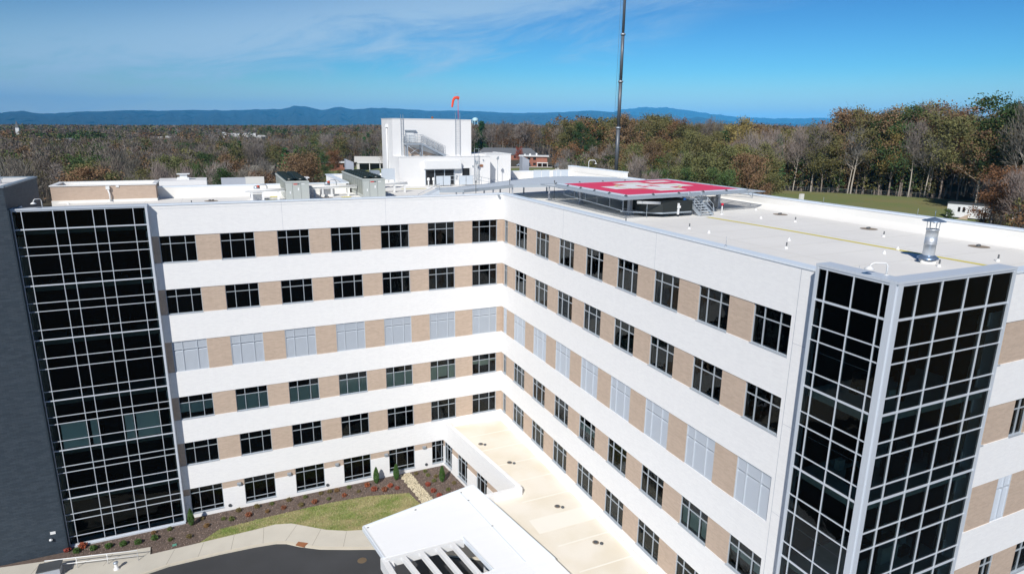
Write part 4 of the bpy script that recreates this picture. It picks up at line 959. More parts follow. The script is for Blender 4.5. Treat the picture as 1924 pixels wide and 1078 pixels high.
b = MB(); b.lathe([(.50, 2.18), (.50, 2.2), (.04, 2.37), (0, 2.37)], (0, 0, 0), 28); b.lathe([(0, 2.19), (.50, 2.18)], (0, 0, 0), 28); b.tube([(0, 0, 2.35), (0, 0, 2.75)], .012, 5); b.build('rain_cap', M['flucap'], FL); FL.scale = (1.2, 1.2, 1.1)

# ------------------------------------------------------------------ lower roofs beyond the west wing
LR = empty('rear_building', (-28, 28, G), 'lower rear hospital block with white parapets behind the west wing roof', 'building')
b = MB(); b.box(-38, -12.6, 17, 36, G, -2.0); b.box(-31.0, -25.8, 29.4, 34, -2.0, -.5); b.box(-38, -22, 20, 28, -2, -1.3); rel(b.build('wall', M['whitewall'], LR), LR)
b = MB(); b.box(-24.2, -21.4, 31.9, 32.0, -2, -.42); rel(b.build('metal_screen', M['corrug'], LR), LR)
b = MB(); b.box(-21.4, -19.2, 31.9, 32.0, -2, -.36); rel(b.build('metal_screen', M['siding'], LR, label='cream flat screen wall'), LR)
b = MB(); b.box(-29.0, -27.7, 31, 32, -.5, -.25); b.box(-28.7, -27.9, 31.2, 31.8, -.25, .12); b.box(-29.0, -27.6, 31.0, 32, .12, .2); rel(b.build('roof_unit', M['plastic'], LR), LR); b = MB(); b.box(-15.6, -14.6, 26, 27, -1.99, -.2); b.box(-15.8, -14.4, 25.8, 27.2, -.2, -.1); rel(b.build('roof_unit', M['plastic'], LR), LR)

# ------------------------------------------------------------------ crane boom
cx_, cy_ = CAM.x+118*sin(RD(33.6)), CAM.y+118*cos(RD(33.6))
CR = empty('crane', (cx_, cy_, G), 'tall dark grey telescopic crane boom standing behind the hospital', 'crane')
secs = [(0, 25.5, .40), (25.5, 33.5, .345), (33.5, 41.3, .31), (41.3, 49, .275), (49, 62, .235)]
for z0, z1, r in secs:
    b = MB(); b.tube([(-.02*(z0/10), 0, z0), (-.02*(z1/10), 0, z1)], r, 8); b.build('boom_section', mat('boom_grey', (.13, .145, .165), .45, metal=.3, var=.15, scale=.8, stretch=(1, 1, .2)), CR)
    c_ = MB(); c_.tube([(-.02*(z1/10), 0, z1-.3), (-.02*(z1/10), 0, z1)], r+.14, 8); c_.build('collar', M['steel'], CR)
b = MB(); b.tube([(-1.0, 0, 22), (-.85, 0, 62)], .02, 4); b.tube([(-.6, 0, 30), (-.5, 0, 62)], .015, 4); b.build('hoist_cable', M['steeld'], CR)
b = MB(); b.box(-1.5, 1.5, -4, 4, 1.0, 2.4); b.box(-1.3, 1.3, -1.5, 1.5, 2.4, 3.4)
b.build('carrier', mat('crane_yellow', (.5, .35, .05), .5), CR)
b = MB()
for y in (-3, -1, 1, 3): b.tube([(-1.5, y, .55), (1.5, y, .55)], .55, 14)
b.build('wheel', M['rubber'], CR)
# ------------------------------------------------------------------ entrance canopy
CZ = -22.3
CN = empty('entrance_canopy', (-12, -20, G), 'bright white metal entrance canopy with an open slatted bay over the drive', 'canopy')
outer = [(-17.1, -14.2), (-16.5, -18.15), (-16.3, -18.6), (-16.0, -40), (-4.2, -40), (-7.75, -12.1)]
b = MB()
b.prism([(-17.1, -14.2), (-16.5, -18.2), (-10.85, -18.3), (-9.15, -12.43)][::1], CZ-.28, [CZ, CZ, CZ-.02, CZ-.02])
b.prism([(-9.15, -12.43), (-10.85, -18.3), (-10.2, -22.2), (-7.9, -22.4)], CZ-.279, [CZ-.02, CZ-.02, CZ-.02, CZ-.02])
b.prism([(-9.15, -12.43), (-7.9, -22.4), (-5.95, -22.9), (-7.75, -12.1)], CZ-.281, [CZ-.02, CZ-.02, CZ+.06, CZ+.06])
b.prism([(-7.9, -22.4), (-10.2, -22.2), (-15.9, -22.5), (-14.0, -36), (-5.9, -36)], CZ-.282, CZ-.021)
b.prism([(-5.95, -22.9), (-7.9, -22.4), (-5.9, -36), (-4.2, -36)], CZ-.283, [CZ+.06, CZ-.021, CZ-.021, CZ+.06])
rel(b.build('canopy_roof', mat('canopy_white', (.86, .88, .90), .5, var=.03, scale=1, stretch=(.3, 3, 1)), CN), CN)
b = MB()
b.prism([(-16.75, -18.05), (-16.35, -18.05), (-15.85, -22.5), (-16.25, -22.6)], CZ-.9, CZ-.06)
b.prism([(-16.5, -18.21), (-10.85, -18.31), (-10.85, -18.5), (-16.5, -18.5)], CZ-.6, CZ-.03)
for k, (xa, xb) in enumerate(((-15.25, -14.55), (-14.0, -13.35), (-12.8, -12.2), (-11.7, -11.1))):
    b.prism([(xa-.15, -18.5), (xb-.15, -22.3), (xb+.15, -22.3), (xa+.15, -18.5)], CZ-.36, CZ-.03)
rel(b.build('rafter', M['plastic'], CN), CN)
b = MB()
for q, w in ((((-17.12, -14.2), (-16.52, -18.2)), .12), (((-17.12, -14.18), (-7.75, -12.08)), .1), (((-7.73, -12.1), (-5.92, -22.9)), .1), (((-10.87, -18.25), (-10.2, -22.2)), .08)):
    b.beam((*q[0], CZ-.1), (*q[1], CZ-.1), w, .34)
b.beam((-9.1, -12.5, CZ+.0), (-7.9, -22.4, CZ+.0), .10, .05)
rel(b.build('gutter', M['coping'], CN), CN)
for x, y in ((-16.2, -18.6), (-8.6, -17.5), (-8.3, -24)):
    b = MB(); b.box(x-.25, x+.25, y-.25, y+.25, G, CZ-.3); b.box(x-.4, x+.4, y-.4, y+.4, G, G+.5); rel(b.build('column', M['whitewall'], CN), CN)
b = MB()
for k, (x, y) in enumerate(((-16.8, -14.4), (-13.0, -13.6), (-9.0, -12.75), (-8.85, -14.0), (-8.4, -17.8), (-7.2, -15.5), (-6.7, -18.8), (-6.4, -21.2))): b.box(x-.07, x+.07, y-.03, y+.03, CZ-.01, CZ+.03)
rel(b.build('snow_guard', M['steeld'], CN), CN)
for k, (x, y) in enumerate(((-12.4, -20.6), (-11.9, -21.6), (-11.2, -22.4))):
    t = empty('bollard', (x, y, G), ('tan bollard with dark cap nearest the lawn under the canopy', 'middle tan bollard under the canopy slats', 'tan bollard farthest from the lawn under the canopy')[k], 'bollard', 'tan bollards under the canopy')
    b = MB(); b.tube([(0, 0, 0), (0, 0, 1.0)], .16, 14); b.build('post', mat('bollard_tan', (.42, .34, .24), .8), t); b = MB(); b.lathe([(.17, 1.0), (.17, 1.25), (0, 1.3)], (0, 0, 0), 14); b.build('cap', M['steeld'], t)

# ------------------------------------------------------------------ grounds
def flat(name, poly, z, m_, kind='structure', lab=None):
    b = MB(); b.v = [(x, y, z) for x, y in poly]; b.f = [tuple(range(len(poly)))]; b.mi = [0]; b.sm = [False]
    o = b.build(name, m_, kind=kind); 
    if o.data.polygons[0].normal.z < 0: o.data.flip_normals()
    return o
flat('parking_lot', [(-140, -150), (140, -150), (140, -40), (24, -40), (-2, -40), (-2, -6), (-60, -6), (-140, -6)], G+.004, M['asphalt'])
top = [(-62, -1.2), (-42.3, -1.5), (-38.35, -2.14), (-34.67, -2.95), (-32.08, -3.22), (-32.03, -4.25), (-28.3, -4.2), (-24.3, -4.1), (-22.7, -4.0), (-21.4, -4.4), (-20.4, -5.2), (-18.8, -6.5), (-17.3, -7.3), (-15.9, -7.75), (-12.0, -9.6), (-6.5, -11.8)]
crb = [(-7.6, -15.5), (-12.5, -12.2), (-15.75, -10.37), (-17.6, -9.6), (-19.6, -8.7), (-21.1, -7.7), (-22.0, -6.9), (-22.8, -6.55), (-24.4, -6.33), (-27.0, -6.2), (-30.6, -6.2), (-34, -6.9), (-40, -8.4), (-62, -12)]
flat('lawn', [(-32, -4.2), (-28.3, -4.15), (-24.3, -4.05), (-22.7, -3.95), (-21.4, -4.35), (-20.4, -5.15), (-18.8, -6.45), (-15.9, -7.7), (-11.0, -9.8), (-10.3, -6.2), (-10.9, -3.6), (-14.5, -2.65), (-18.2, -2.35), (-23.3, -2.45), (-27.0, -2.7), (-28.5, -4.0)], G+.016, M['grassg'])
flat('mulch_bed', [(-60, -1.15), (-38.3, -2.1), (-32.1, -3.1), (-32.0, -4.24), (-28.3, -4.18), (-15.9, -7.74), (-6.5, -11.5), (-4.6, -8), (-4.9, -6), (-6.3, -.06), (-29.4, -.06), (-29.8, -.72), (-38.1, -.75), (-38.1, -1.1), (-60, -1.09)], G+.012, M['mulch'])
b = MB(); b.prism((top+crb)[::-1], G-.3, G+.13); b.build('pavement', M['concrete'], kind='structure')
b = MB()
cc = [Vector((x, y, 0)) for x, y in crb]
for p_, q_ in zip(cc[:-1], cc[1:]): b.beam((p_.x, p_.y, G+.06), (q_.x, q_.y, G+.06), .20, .17)
b.build('kerb', M['curb'], kind='structure')
b = MB()     # joints across the walk
for (p_, q_) in (((-25.9, -4.2), (-26.2, -6.2)), ((-28.2, -4.3), (-28.6, -6.15)), ((-23.6, -4.15), (-23.8, -6.3)), ((-30.3, -4.35), (-30.8, -6.1)), ((-21.0, -4.8), (-22.1, -6.7)), ((-19.2, -6.2), (-20.2, -8.2)), ((-17.3, -7.4), (-17.9, -9.3)), ((-34.7, -3.0), (-35.2, -4.4)), ((-37.2, -2.5), (-37.6, -4.2)), ((-39.6, -2.1), (-40.2, -4.0))):
    b.beam((*p_, G+.132), (*q_, G+.132), .03, .006)
b.build('pavement_joint', mat('joint_grey', (.3, .27, .22), .9), kind='structure')
flat('gravel_bed', [(-10.9, -.3), (-9.85, -.12), (-9.2, -5.6), (-8.9, -7), (-9.9, -7.2), (-10.3, -5.8), (-10.2, -3.5)], G+.02, mat('gravel_base', (.40, .35, .25), .9))
# loose stones
n = 1700; P = np.stack([rng.uniform(-10.85, -9.1, n), rng.uniform(-7.0, -.2, n), np.full(n, G+.05)], -1)
cxl = np.interp(-P[:, 1], [0.2, 3, 7], [-10.38, -10.0, -9.5]); P = P[np.abs(P[:, 0]-cxl) < .56]
ico = np.array([(0, 0, 1), (.9, 0, .1), (.2, .9, 0), (-.8, .4, .1), (-.7, -.6, 0), (.3, -.9, .1), (0, 0, -1)], float)
icf = np.array([(0, 1, 2), (0, 2, 3), (0, 3, 4), (0, 4, 5), (0, 5, 1), (6, 2, 1), (6, 3, 2), (6, 4, 3), (6, 5, 4), (6, 1, 5)])
def scatter_rocks(P, s0, s1):
    n = len(P); a = rng.uniform(0, 2*pi, n); s = rng.uniform(s0, s1, (n, 1)); sc = rng.uniform(.6, 1.2, (n, 3))
    v = ico[None]*sc[:, None]; c, s_ = np.cos(a)[:, None], np.sin(a)[:, None]
    v = np.stack([v[..., 0]*c-v[..., 1]*s_, v[..., 0]*s_+v[..., 1]*c, v[..., 2]*.6], -1)*s[:, None]+P[:, None]
    return v.reshape(-1, 3), (np.arange(n)[:, None, None]*7+icf[None]).reshape(-1, 3)
V, F = scatter_rocks(P, .06, .13); colr = np.array([.60, .53, .38])*rng.uniform(.65, 1.15, (len(P), 1)); colr = np.repeat(colr, 7, 0)
link('gravel', np_mesh('gravel', V, F, M['gravel'], colr), label='pale tan river stones in the drainage strip', cat='gravel', kind='stuff')
# mulch chips
n = 16000; P = np.stack([rng.uniform(-38, -5.2, n), rng.uniform(-6, -.15, n), np.full(n, G+.03)], -1)
ok = (P[:, 1] > np.interp(P[:, 0], [-38.5, -32.2, -32, -28.5, -27, -23.3, -18.2, -14.5, -10.9, -9.5, -9.1, -6, -5], [-1.9, -3.0, -4.0, -3.9, -2.7, -2.45, -2.35, -2.65, -3.6, -.1, -6, -6, -5])) & (P[:, 1] < np.interp(P[:, 0], [-38, -29.8, -29.5, -5], [-.8, -.8, -.15, -.15])) & (P[:, 0] < -6.2-.135*P[:, 1])
P = P[ok]; V, F = leaf_quads(P, .10, .45); cols = np.array([.27, .205, .17])*rng.uniform(.35, 1.5, (len(P), 1))
link('mulch', np_mesh('mulch', V, F, M['blade'], np.repeat(cols, 4, 0)), label='shredded brown bark mulch in the planting beds', cat='mulch', kind='stuff')
# lawn blades
n = 30000; P = np.stack([rng.uniform(-28.4, -10.3, n), rng.uniform(-8, -2.4, n), np.full(n, G+.04)], -1)
lo = np.interp(P[:, 0], [-28.3, -24.3, -22.7, -21.4, -20.4, -18.8, -15.9, -11], [-4.0, -4.0, -3.9, -4.3, -5.1, -6.4, -7.65, -9.7]); hi_ = np.interp(P[:, 0], [-28.5, -27, -23.3, -18.2, -14.5, -10.9, -10.3], [-4.0, -2.7, -2.45, -2.35, -2.65, -3.6, -6.2])
P = P[(P[:, 1] > lo) & (P[:, 1] < hi_)]; V, F = leaf_quads(P, .11, .3, 2.0)
pt = .5+.5*np.sin(P[:, 0]*1.1+np.sin(P[:, 1]*2.2)*1.6)*np.cos(P[:, 1]*1.7+P[:, 0]*.4); pt = np.clip(pt+rng.normal(0, .25, len(P)), 0, 1)[:, None]
cols = (np.array([.17, .26, .05])*(1-pt)+np.array([.50, .43, .24])*pt)*rng.uniform(.6, 1.25, (len(P), 1))
link('grass', np_mesh('grass', V, F, M['blade'], np.repeat(cols, 4, 0)), label='short green and straw coloured grass on the lawn', cat='grass', kind='stuff')
# drain inlet and manhole
t = MB(); t.prism([(-21.15, -7.25), (-20.45, -7.75), (-20.8, -8.15), (-21.4, -7.6)], G+.10, G+.165); t.build('drain_inlet', M['rust'], label='rusty iron kerb inlet where the pavement bends', cat='drain')
t = MB(); t.lathe([(0, .01), (.33, .01), (.36, .0)], (-16.83, -11.45, G+.008), 24); t.lathe([(.27, .013), (.30, .013)], (-16.83, -11.45, G+.008), 24); t.build('manhole_cover', mat('manhole_brown', (.14, .10, .06), .8), label='round brown manhole cover in the asphalt drive', cat='manhole')
t = MB(); t.box(-30.5, -30.2, -3.7, -3.5, G, G+.10); t.build('valve_cover', mat('valve_green', (.12, .34, .26), .7), label='small green irrigation lid in the mulch', cat='irrigation lid')
# handrail, bollard light, utility box at the walk bottom left
t = empty('handrail', (-36.0, -4.3, G+.13), 'white pipe handrail beside the lower left walkway', 'handrail')
b = MB(); b.tube([(-3.0, .9, .0), (-3.0, .9, .9), (3.2, -.4, .9), (3.2, -.4, 0)], .035, 8); b.tube([(-3.0, .9, .45), (3.2, -.4, .45)], .03, 8); b.build('rail', M['plastic'], t)
b = MB()
for k in range(1, 3): u = k/3; b.tube([(-3+6.2*u, .9-1.3*u, 0), (-3+6.2*u, .9-1.3*u, .9)], .03, 8)
b.build('post', M['plastic'], t)
t = empty('utility_box', (-38.6, -4.0, G+.13), 'grey utility box on the walkway in the bottom left corner', 'utility box'); b = MB(); b.box(-.7, .7, -.5, .5, 0, .7); b.build('cabinet', M['corrug'], t); b = MB(); b.box(-.75, .75, -.55, .55, .7, .78); b.build('lid', M['steeld'], t)
t = empty('bollard_light', (-34.2, -5.2, G+.13), 'short white bollard light by the lower left walkway', 'bollard light')
b = MB(); b.lathe([(.20, 0), (.20, .1), (.12, .14), (.12, .5)], (0, 0, 0), 12); b.build('pole', M['plastic'], t)
b = MB(); b.lathe([(.12, .5), (.18, .52), (.16, .62), (0, .66)], (0, 0, 0), 12); b.build('lamp_head', M['steel'], t)

# shrubs
def shrub_mesh(kind, seed):
    g_ = np.random.default_rng(seed)
    if kind == 'cone':
        n = 2600; h = g_.random(n)**.8; r = .26*np.sin(np.clip(h, .02, 1)*pi)**.55*(1-h*.55)*(.75+.3*g_.random(n)); a = g_.uniform(0, 2*pi, n)
        P = np.stack([r*np.cos(a), r*np.sin(a), .05+h*1.25], -1); V, F = leaf_quads(P, .07, .6, 1.5, g_)
    else:
        n = 520; d = g_.normal(size=(n, 3)); d /= np.linalg.norm(d, axis=1)[:, None]; lump = 1+.25*np.sin(d[:, 0]*5+seed)*np.cos(d[:, 1]*6)
        P = d*(.24*lump*(.45+.55*g_.random(n)**.4))[:, None]*[1, 1, .8]; P[:, 2] = np.abs(P[:, 2]+.16); V, F = leaf_quads(P, .085, .7, .4, g_)
    return np_mesh('foliage', V, F, M['shrubg'])
stem = MB(); stem.tube([(0, 0, 0), (0, 0, .2)], .02, 5)
stem_me = stem.mesh('stem', M['bark'])
sh_me = [shrub_mesh('b', k) for k in range(4)]; cone_me = [shrub_mesh('cone', 20+k) for k in range(3)]
def shrub(x, y, col, lab, grp, cone=False, s=1.0):
    o = empty('arborvitae' if cone else 'shrub', (x, y, G+.012), lab, 'shrub', grp, random.uniform(0, 6)); o.scale = (s, s, s)
    f = link('foliage', random.choice(cone_me if cone else sh_me), o); f.color = (*col, 1); link('stem', stem_me, o)
GR, RDc, OL = (.065, .13, .025), (.33, .065, .045), (.17, .135, .05)
gsh = [(-37.37, -1.5), (-36.22, -1.64), (-35.15, -1.81), (-34.12, -1.94), (-33.05, -2.15), (-31.88, -2.08)]
nth = ['first', 'second', 'third', 'fourth', 'fifth', 'sixth']
for k, (x, y) in enumerate(gsh): shrub(x, y, GR, 'round green shrub, %s from the brick tower in the row below the left glass tower' % nth[k], 'green shrubs below the left glass tower', s=1.05)
shrub(-38.08, -1.05, RDc, 'red shrub at the corner of the brick tower and the glass', 'red shrubs', s=1); shrub(-37.05, -1.0, (.36, .09, .04), 'red-brown shrub against the left glass tower sill', 'red shrubs', s=1.2)
shrub(-29.17, -1.22, GR, 'slim green arborvitae at the foot of the left glass tower corner', 'arborvitae along the west wing', True, 1.25)
for (x, y), lab in zip(((-13.29, -.85), (-11.39, -.98), (-7.44, -3.05)), ('slim green arborvitae left of the gravel strip beside a window', 'slim green arborvitae just left of the gravel strip', 'slim green arborvitae in the corner bed right of the gravel strip')):
    shrub(x, y, (.05, .12, .018), lab, 'arborvitae along the west wing', True, 1.35)
for k, (x, y) in enumerate([(-14.2, -.95), (-13.76, -1.93), (-12.87, -2.37), (-12.2, -1.91), (-11.72, -2.53), (-24.67, -1.68), (-21.81, -1.68), (-19.14, -1.86), (-16.49, -1.81)]):
    shrub(x, y, (RDc[0]*random.uniform(.8, 1.1), RDc[1]*random.uniform(.8, 1.8), RDc[2]), 'small scarlet shrub in the mulch bed between lawn and west wing', 'scarlet shrubs along the lawn', s=random.uniform(.8, 1.15))
for k, (x, y) in enumerate([(-8.86, -3.09), (-8.74, -4.34), (-8.47, -5.34)]): shrub(x, y, (.32, .07, .04), 'small scarlet shrub in the corner bed beside the canopy', 'scarlet shrubs in the corner bed', s=1)
for k, (x, y) in enumerate([(-30.82, -1.18), (-30.7, -2.74), (-28.36, -.62), (-26.69, -1.37), (-26.05, -1.73), (-28.01, -1.91), (-29.3, -2.94), (-25.44, -.55), (-23.97, -.5), (-32.01, -1.2), (-23.91, -.6), (-22.69, -.6), (-21.22, -.6), (-19.81, -.68), (-18.42, -.62), (-17.9, -1.83), (-20.31, -1.87), (-23.14, -1.7), (-17.61, -.65), (-16.99, -.75), (-15.84, -.6), (-15.15, -1.67)]):
    where = 'below the left glass tower end' if x < -29 else ('below the first ground window' if x < -26.5 else ('below the second ground window' if x < -22.2 else ('below the third ground window' if x < -18 else 'below the fourth ground window')))
    shrub(x, y, random.choice([OL, (.12, .14, .035), (.22, .13, .05)]), 'small olive brown shrub in mulch '+where+(', against the wall' if y > -.9 else ', away from the wall'), 'olive shrubs along the west wing', s=random.uniform(.7, .95))
for k, (x, y) in enumerate([(-9.34, -.7), (-8.41, -.62), (-8.38, -1.45), (-7.72, -1.95), (-8.12, -2.65), (-6.49, -3.78), (-7.37, -4.66)]): shrub(x, y, random.choice([OL, (.14, .15, .04)]), 'small olive brown shrub in the corner bed by the low wing', 'olive shrubs in the corner bed', s=.8)

# ------------------------------------------------------------------ trees
def polar(a, r): x = CAM.x+r*sin(RD(a)); y = CAM.y+r*cos(RD(a)); return x, y, float(H(x, y))
def make_tree(seed, kind):
    """20 m tall prototype; returns trunk mesh, crown mesh"""
    g_ = np.random.default_rng(seed); R_ = random.Random(seed)
    t = MB(); Hh = 20.0; ends = []
    lean = (R_.uniform(-.6, .6), R_.uniform(-.6, .6))
    if kind == 'pine':
        t.tube([(0, 0, -1), (0, 0, 10), (0, 0, 19.6)], [.32, .2, .04], 6)
        P = []
        for k in range(15):
            z = 5+14.6*(k/14)**.9; rad = 4.0*(1-(z-3)/17.5)**.75*R_.uniform(.75, 1.15)
            for q in range(7):
                a = R_.uniform(0, 2*pi); e_ = (rad*cos(a), rad*sin(a), z-.2*rad+R_.uniform(-.3, .3))
                if q < 3: t.tube([(0, 0, z), e_], [.06, .02], 4, cap=False)
                for u in (.4, .7, 1.0):
                    c_ = np.array([e_[0]*u, e_[1]*u, z-.2*rad*u]); P.append(c_+g_.normal(size=(14, 3))*[.42, .42, .22])
        P = np.concatenate(P); V, F = leaf_quads(P, .62, .5, 0, g_)
        return t, V, F
    bh = {'leafy': .20, 'bare': .38, 'bush': .08, 'half': .30}[kind]
    if kind == 'bush': Hh = 8
    def trunkpt(z): u = z/Hh; return Vector((lean[0]*u*u+.25*sin(u*5+seed), lean[1]*u*u+.2*cos(u*4+seed)-.2, z))
    r0 = .24 if kind != 'bush' else .12
    t.tube([trunkpt(z)-Vector((0, 0, 1 if z == 0 else 0)) for z in np.linspace(0, Hh*.9, 7)], [r0*(1-.85*k/6) for k in range(7)], 6, cap=False)
    nl = {'leafy': 17, 'bare': 15, 'bush': 9, 'half': 14}[kind]
    for k in range(nl):
        z = Hh*(bh+(.9-bh)*(k+R_.random())/nl); p0 = trunkpt(z); a = k*2.4+R_.uniform(-.5, .5)
        u = (z/Hh-bh)/(1-bh); L = Hh*(.27-.14*u)*R_.uniform(.75, 1.25)*(1.15 if kind == 'leafy' else 1); up_ = R_.uniform(.35, .9) if kind != 'bare' else R_.uniform(.8, 1.5)
        d = Vector((cos(a), sin(a), up_)).normalized(); p1 = p0+d*L*.5+Vector((0, 0, .1*L)); p2 = p1+(d+Vector((R_.uniform(-.4, .4), R_.uniform(-.4, .4), R_.uniform(-.1, .5)))).normalized()*L*.5
        t.tube([p0, p1, p2], [r0*.36*(1-.4*u), r0*.2, .03], 4, cap=False); ends += [(p2, 1), (p1.lerp(p2, .5), .8)]
        for q in range(4):
            b0 = p0.lerp(p1, .5+.5*R_.random()) if q < 2 else p1.lerp(p2, R_.random()); dd = (d+Vector((R_.uniform(-1, 1), R_.uniform(-1, 1), R_.uniform(-.2, .9)))).normalized(); b1 = b0+dd*L*R_.uniform(.3, .5)
            t.tube([b0, b1], [r0*.12, .02], 3, cap=False); ends.append((b1, .8))
    E_ = np.array([tuple(e[0]) for e in ends])
    if kind == 'bare':
        n = 26; P = np.repeat(E_, n, 0)+g_.normal(size=(len(E_)*n, 3))*[.75, .75, .75]
        c_ = np.array([0, 0, Hh*.5]); d = P-c_; d /= np.linalg.norm(d, axis=1)[:, None]; d += g_.normal(size=d.shape)*.45; d[:, 2] += .35; d /= np.linalg.norm(d, axis=1)[:, None]
        s = np.cross(d, g_.normal(size=d.shape)); s /= np.linalg.norm(s, axis=1)[:, None]; L = g_.uniform(.7, 1.7, (len(P), 1)); w = .045
        V = np.stack([P-s*w, P+s*w, P+d*L+s*w*.4, P+d*L-s*w*.4], 1).reshape(-1, 3); F = np.arange(len(V)).reshape(-1, 4)
        return t, V, F
    n = {'leafy': 96, 'bush': 50, 'half': 44}[kind]; sg = {'leafy': .95, 'bush': .55, 'half': .75}[kind]
    keep = g_.random(len(E_)) < (.92 if kind != 'half' else .85); E_ = E_[keep]
    P = np.repeat(E_, n, 0)+g_.normal(size=(len(E_)*n, 3))*[sg, sg, sg*.7]
    V, F = leaf_quads(P, .36 if kind != 'bush' else .3, .75, .1, g_)
    return t, V, F
PROTO = {}
def protos(kind, seeds, crown_mat, bark):
    PROTO[kind] = []
    for s_ in seeds:
        t, V, F = make_tree(s_, kind); PROTO[kind].append((t.mesh('trunk', M[bark]), np_mesh('crown', V, F, M[crown_mat]), V))
protos('leafy', range(1, 7), 'leaf', 'bark'); protos('half', range(11, 15), 'leaf', 'palebark'); protos('bare', range(21, 26), 'twig', 'palebark'); protos('pine', range(31, 34), 'needle', 'bark'); protos('bush', range(41, 44), 'leaf', 'bark')
COLS = {'olive': (.115, .113, .045), 'rust': (.150, .082, .042), 'brown': (.145, .098, .055), 'gold': (.16, .128, .045), 'green': (.050, .082, .028), 'dark': (.035, .060, .020), 'grey': (.165, .145, .13), 'redbrown': (.19, .055, .035), 'pine': (.035, .085, .032), 'mauve': (.140, .120, .100)}
DESC = {('leafy', 'olive'): 'olive brown oak in leaf', ('leafy', 'rust'): 'rust brown oak in leaf', ('leafy', 'brown'): 'dull brown broadleaf tree', ('leafy', 'gold'): 'golden olive broadleaf tree', ('leafy', 'green'): 'green leafy tree', ('leafy', 'dark'): 'dark green leafy tree', ('leafy', 'redbrown'): 'dark red maple in leaf',
        ('half', 'rust'): 'thin rusty tree', ('half', 'brown'): 'thin brown leaved tree', ('half', 'olive'): 'thin olive leaved tree', ('half', 'gold'): 'thin yellowing tree', ('bare', 'grey'): 'bare grey tree', ('bare', 'mauve'): 'bare brown twigged tree', ('pine', 'pine'): 'dark green pine', ('bush', 'rust'): 'low rust coloured understorey tree', ('bush', 'green'): 'low green understorey tree', ('bush', 'olive'): 'low olive understorey tree', ('bush', 'brown'): 'low brown understorey tree'}
n_ind = [0]
def tree(x, y, z, kind, colname, h, where, label=None, seed=None):
    k = random.randrange(len(PROTO[kind])); tm, cm, _ = PROTO[kind][k]; ref = 8. if kind == 'bush' else 20.
    lab = label or (DESC.get((kind, colname), colname+' '+kind+' tree')+' '+where)
    nm = {'pine': 'pine_tree', 'bare': 'bare_tree', 'bush': 'small_tree'}.get(kind, 'broadleaf_tree')
    o = empty(nm, (x, y, z-.2), lab, 'tree', None if label else 'trees '+where, random.uniform(0, 6.28)); s = h/ref; w = s*random.uniform(.85, 1.2); o.scale = (w, w, s)
    c = link('crown', cm, o); v = random.uniform(.75, 1.25); cc_ = COLS[colname]; v *= 1.35; c.color = (cc_[0]*v*random.uniform(.9, 1.1), cc_[1]*v, cc_[2]*v, 1)
    link('trunk', tm, o); n_ind[0] += 1
def pix_az0(px, py):
    d = fw+r2*((px-962)/1199.6)-u2*((py-539)/1199.6); return math.degrees(atan2(d.x, d.y))
EXC = [(23.4, 28.6, 180, 372), (20.5, 29.0, 385, 455), (46.0, 60.3, 60, 236), (57.2, 61.2, 120, 203), (1.0, 5.2, 240, 420), (7.4, 14.0, 150, 452), (-1.8, 3.4, 1000, 1260), (-16, -6.5, 150, 200), (-12.0, -9.4, 200, 285), (-7.6, -6.6, 520, 690), (5.0, 5.8, 800, 960), (-10.8, -9.8, 760, 960)]
FARH = [(100, 246, 1000, 12, 'far pale house low in the left woods, just right of the church steeple'), (130, 249, 900, 9, 'second far pale house right of the church steeple'), (238, 258, 690, 8, 'small white house in the left valley, right of the lone gabled house'), (293, 243, 1150, 16, 'pale far building left of the distant town blocks'), (318, 247, 1020, 10, 'small far house just left of the distant town'), (345, 245, 1100, 12, 'pale house touching the left end of the distant town'), (490, 247, 1050, 12, 'small pale house right of the distant town'), (600, 252, 800, 10, 'pale house in the woods midway between town and penthouse'), (655, 256, 740, 9, 'pale house in the woods nearest the left side of the penthouse'), (1215, 268, 330, 9, 'pale roof glimpsed in the wood above the middle of the helipad')]
for px, py, r, w, lab in FARH: a_ = pix_az0(px, py); EXC.append((a_-.55, a_+.55, r-150, r+12))
def excluded(a, r): return any(a0 < a < a1 and r0_ < r < r1_ for a0, a1, r0_, r1_ in EXC)
def pick(zone):
    tot = sum(w for *_, w in zone); q = random.random()*tot
    for kind, c, w in zone:
        q -= w
        if q <= 0: return kind, c
    return zone[-1][:2]
RZ = [('leafy', 'olive', 7), ('leafy', 'rust', 2), ('leafy', 'brown', 5), ('leafy', 'gold', 1.3), ('half', 'brown', 3), ('half', 'rust', 1), ('half', 'olive', 3.5), ('bare', 'grey', 1.8), ('bare', 'mauve', 1.8), ('leafy', 'green', 1.2), ('pine', 'pine', .6)]
LZ = [('bare', 'mauve', 7), ('bare', 'grey', 6), ('half', 'brown', 3), ('leafy', 'brown', 2.4), ('leafy', 'olive', 4.5), ('half', 'olive', 3.5), ('leafy', 'green', 2.8), ('leafy', 'rust', .6), ('pine', 'pine', .8), ('leafy', 'dark', .5)]
MZ = [('bare', 'mauve', 6), ('bare', 'grey', 4), ('half', 'rust', 3), ('leafy', 'rust', 1.2), ('leafy', 'olive', 1.5), ('pine', 'pine', .5), ('half', 'brown', 3)]
NZ = [('leafy', 'olive', 5), ('leafy', 'gold', 1.0), ('leafy', 'green', 1.5), ('bare', 'grey', 2), ('half', 'olive', 3), ('leafy', 'brown', 2.5), ('half', 'brown', 1.5), ('leafy', 'dark', .8)]
cand = []     # (apparent size, x, y, z, kind, col, h, where)
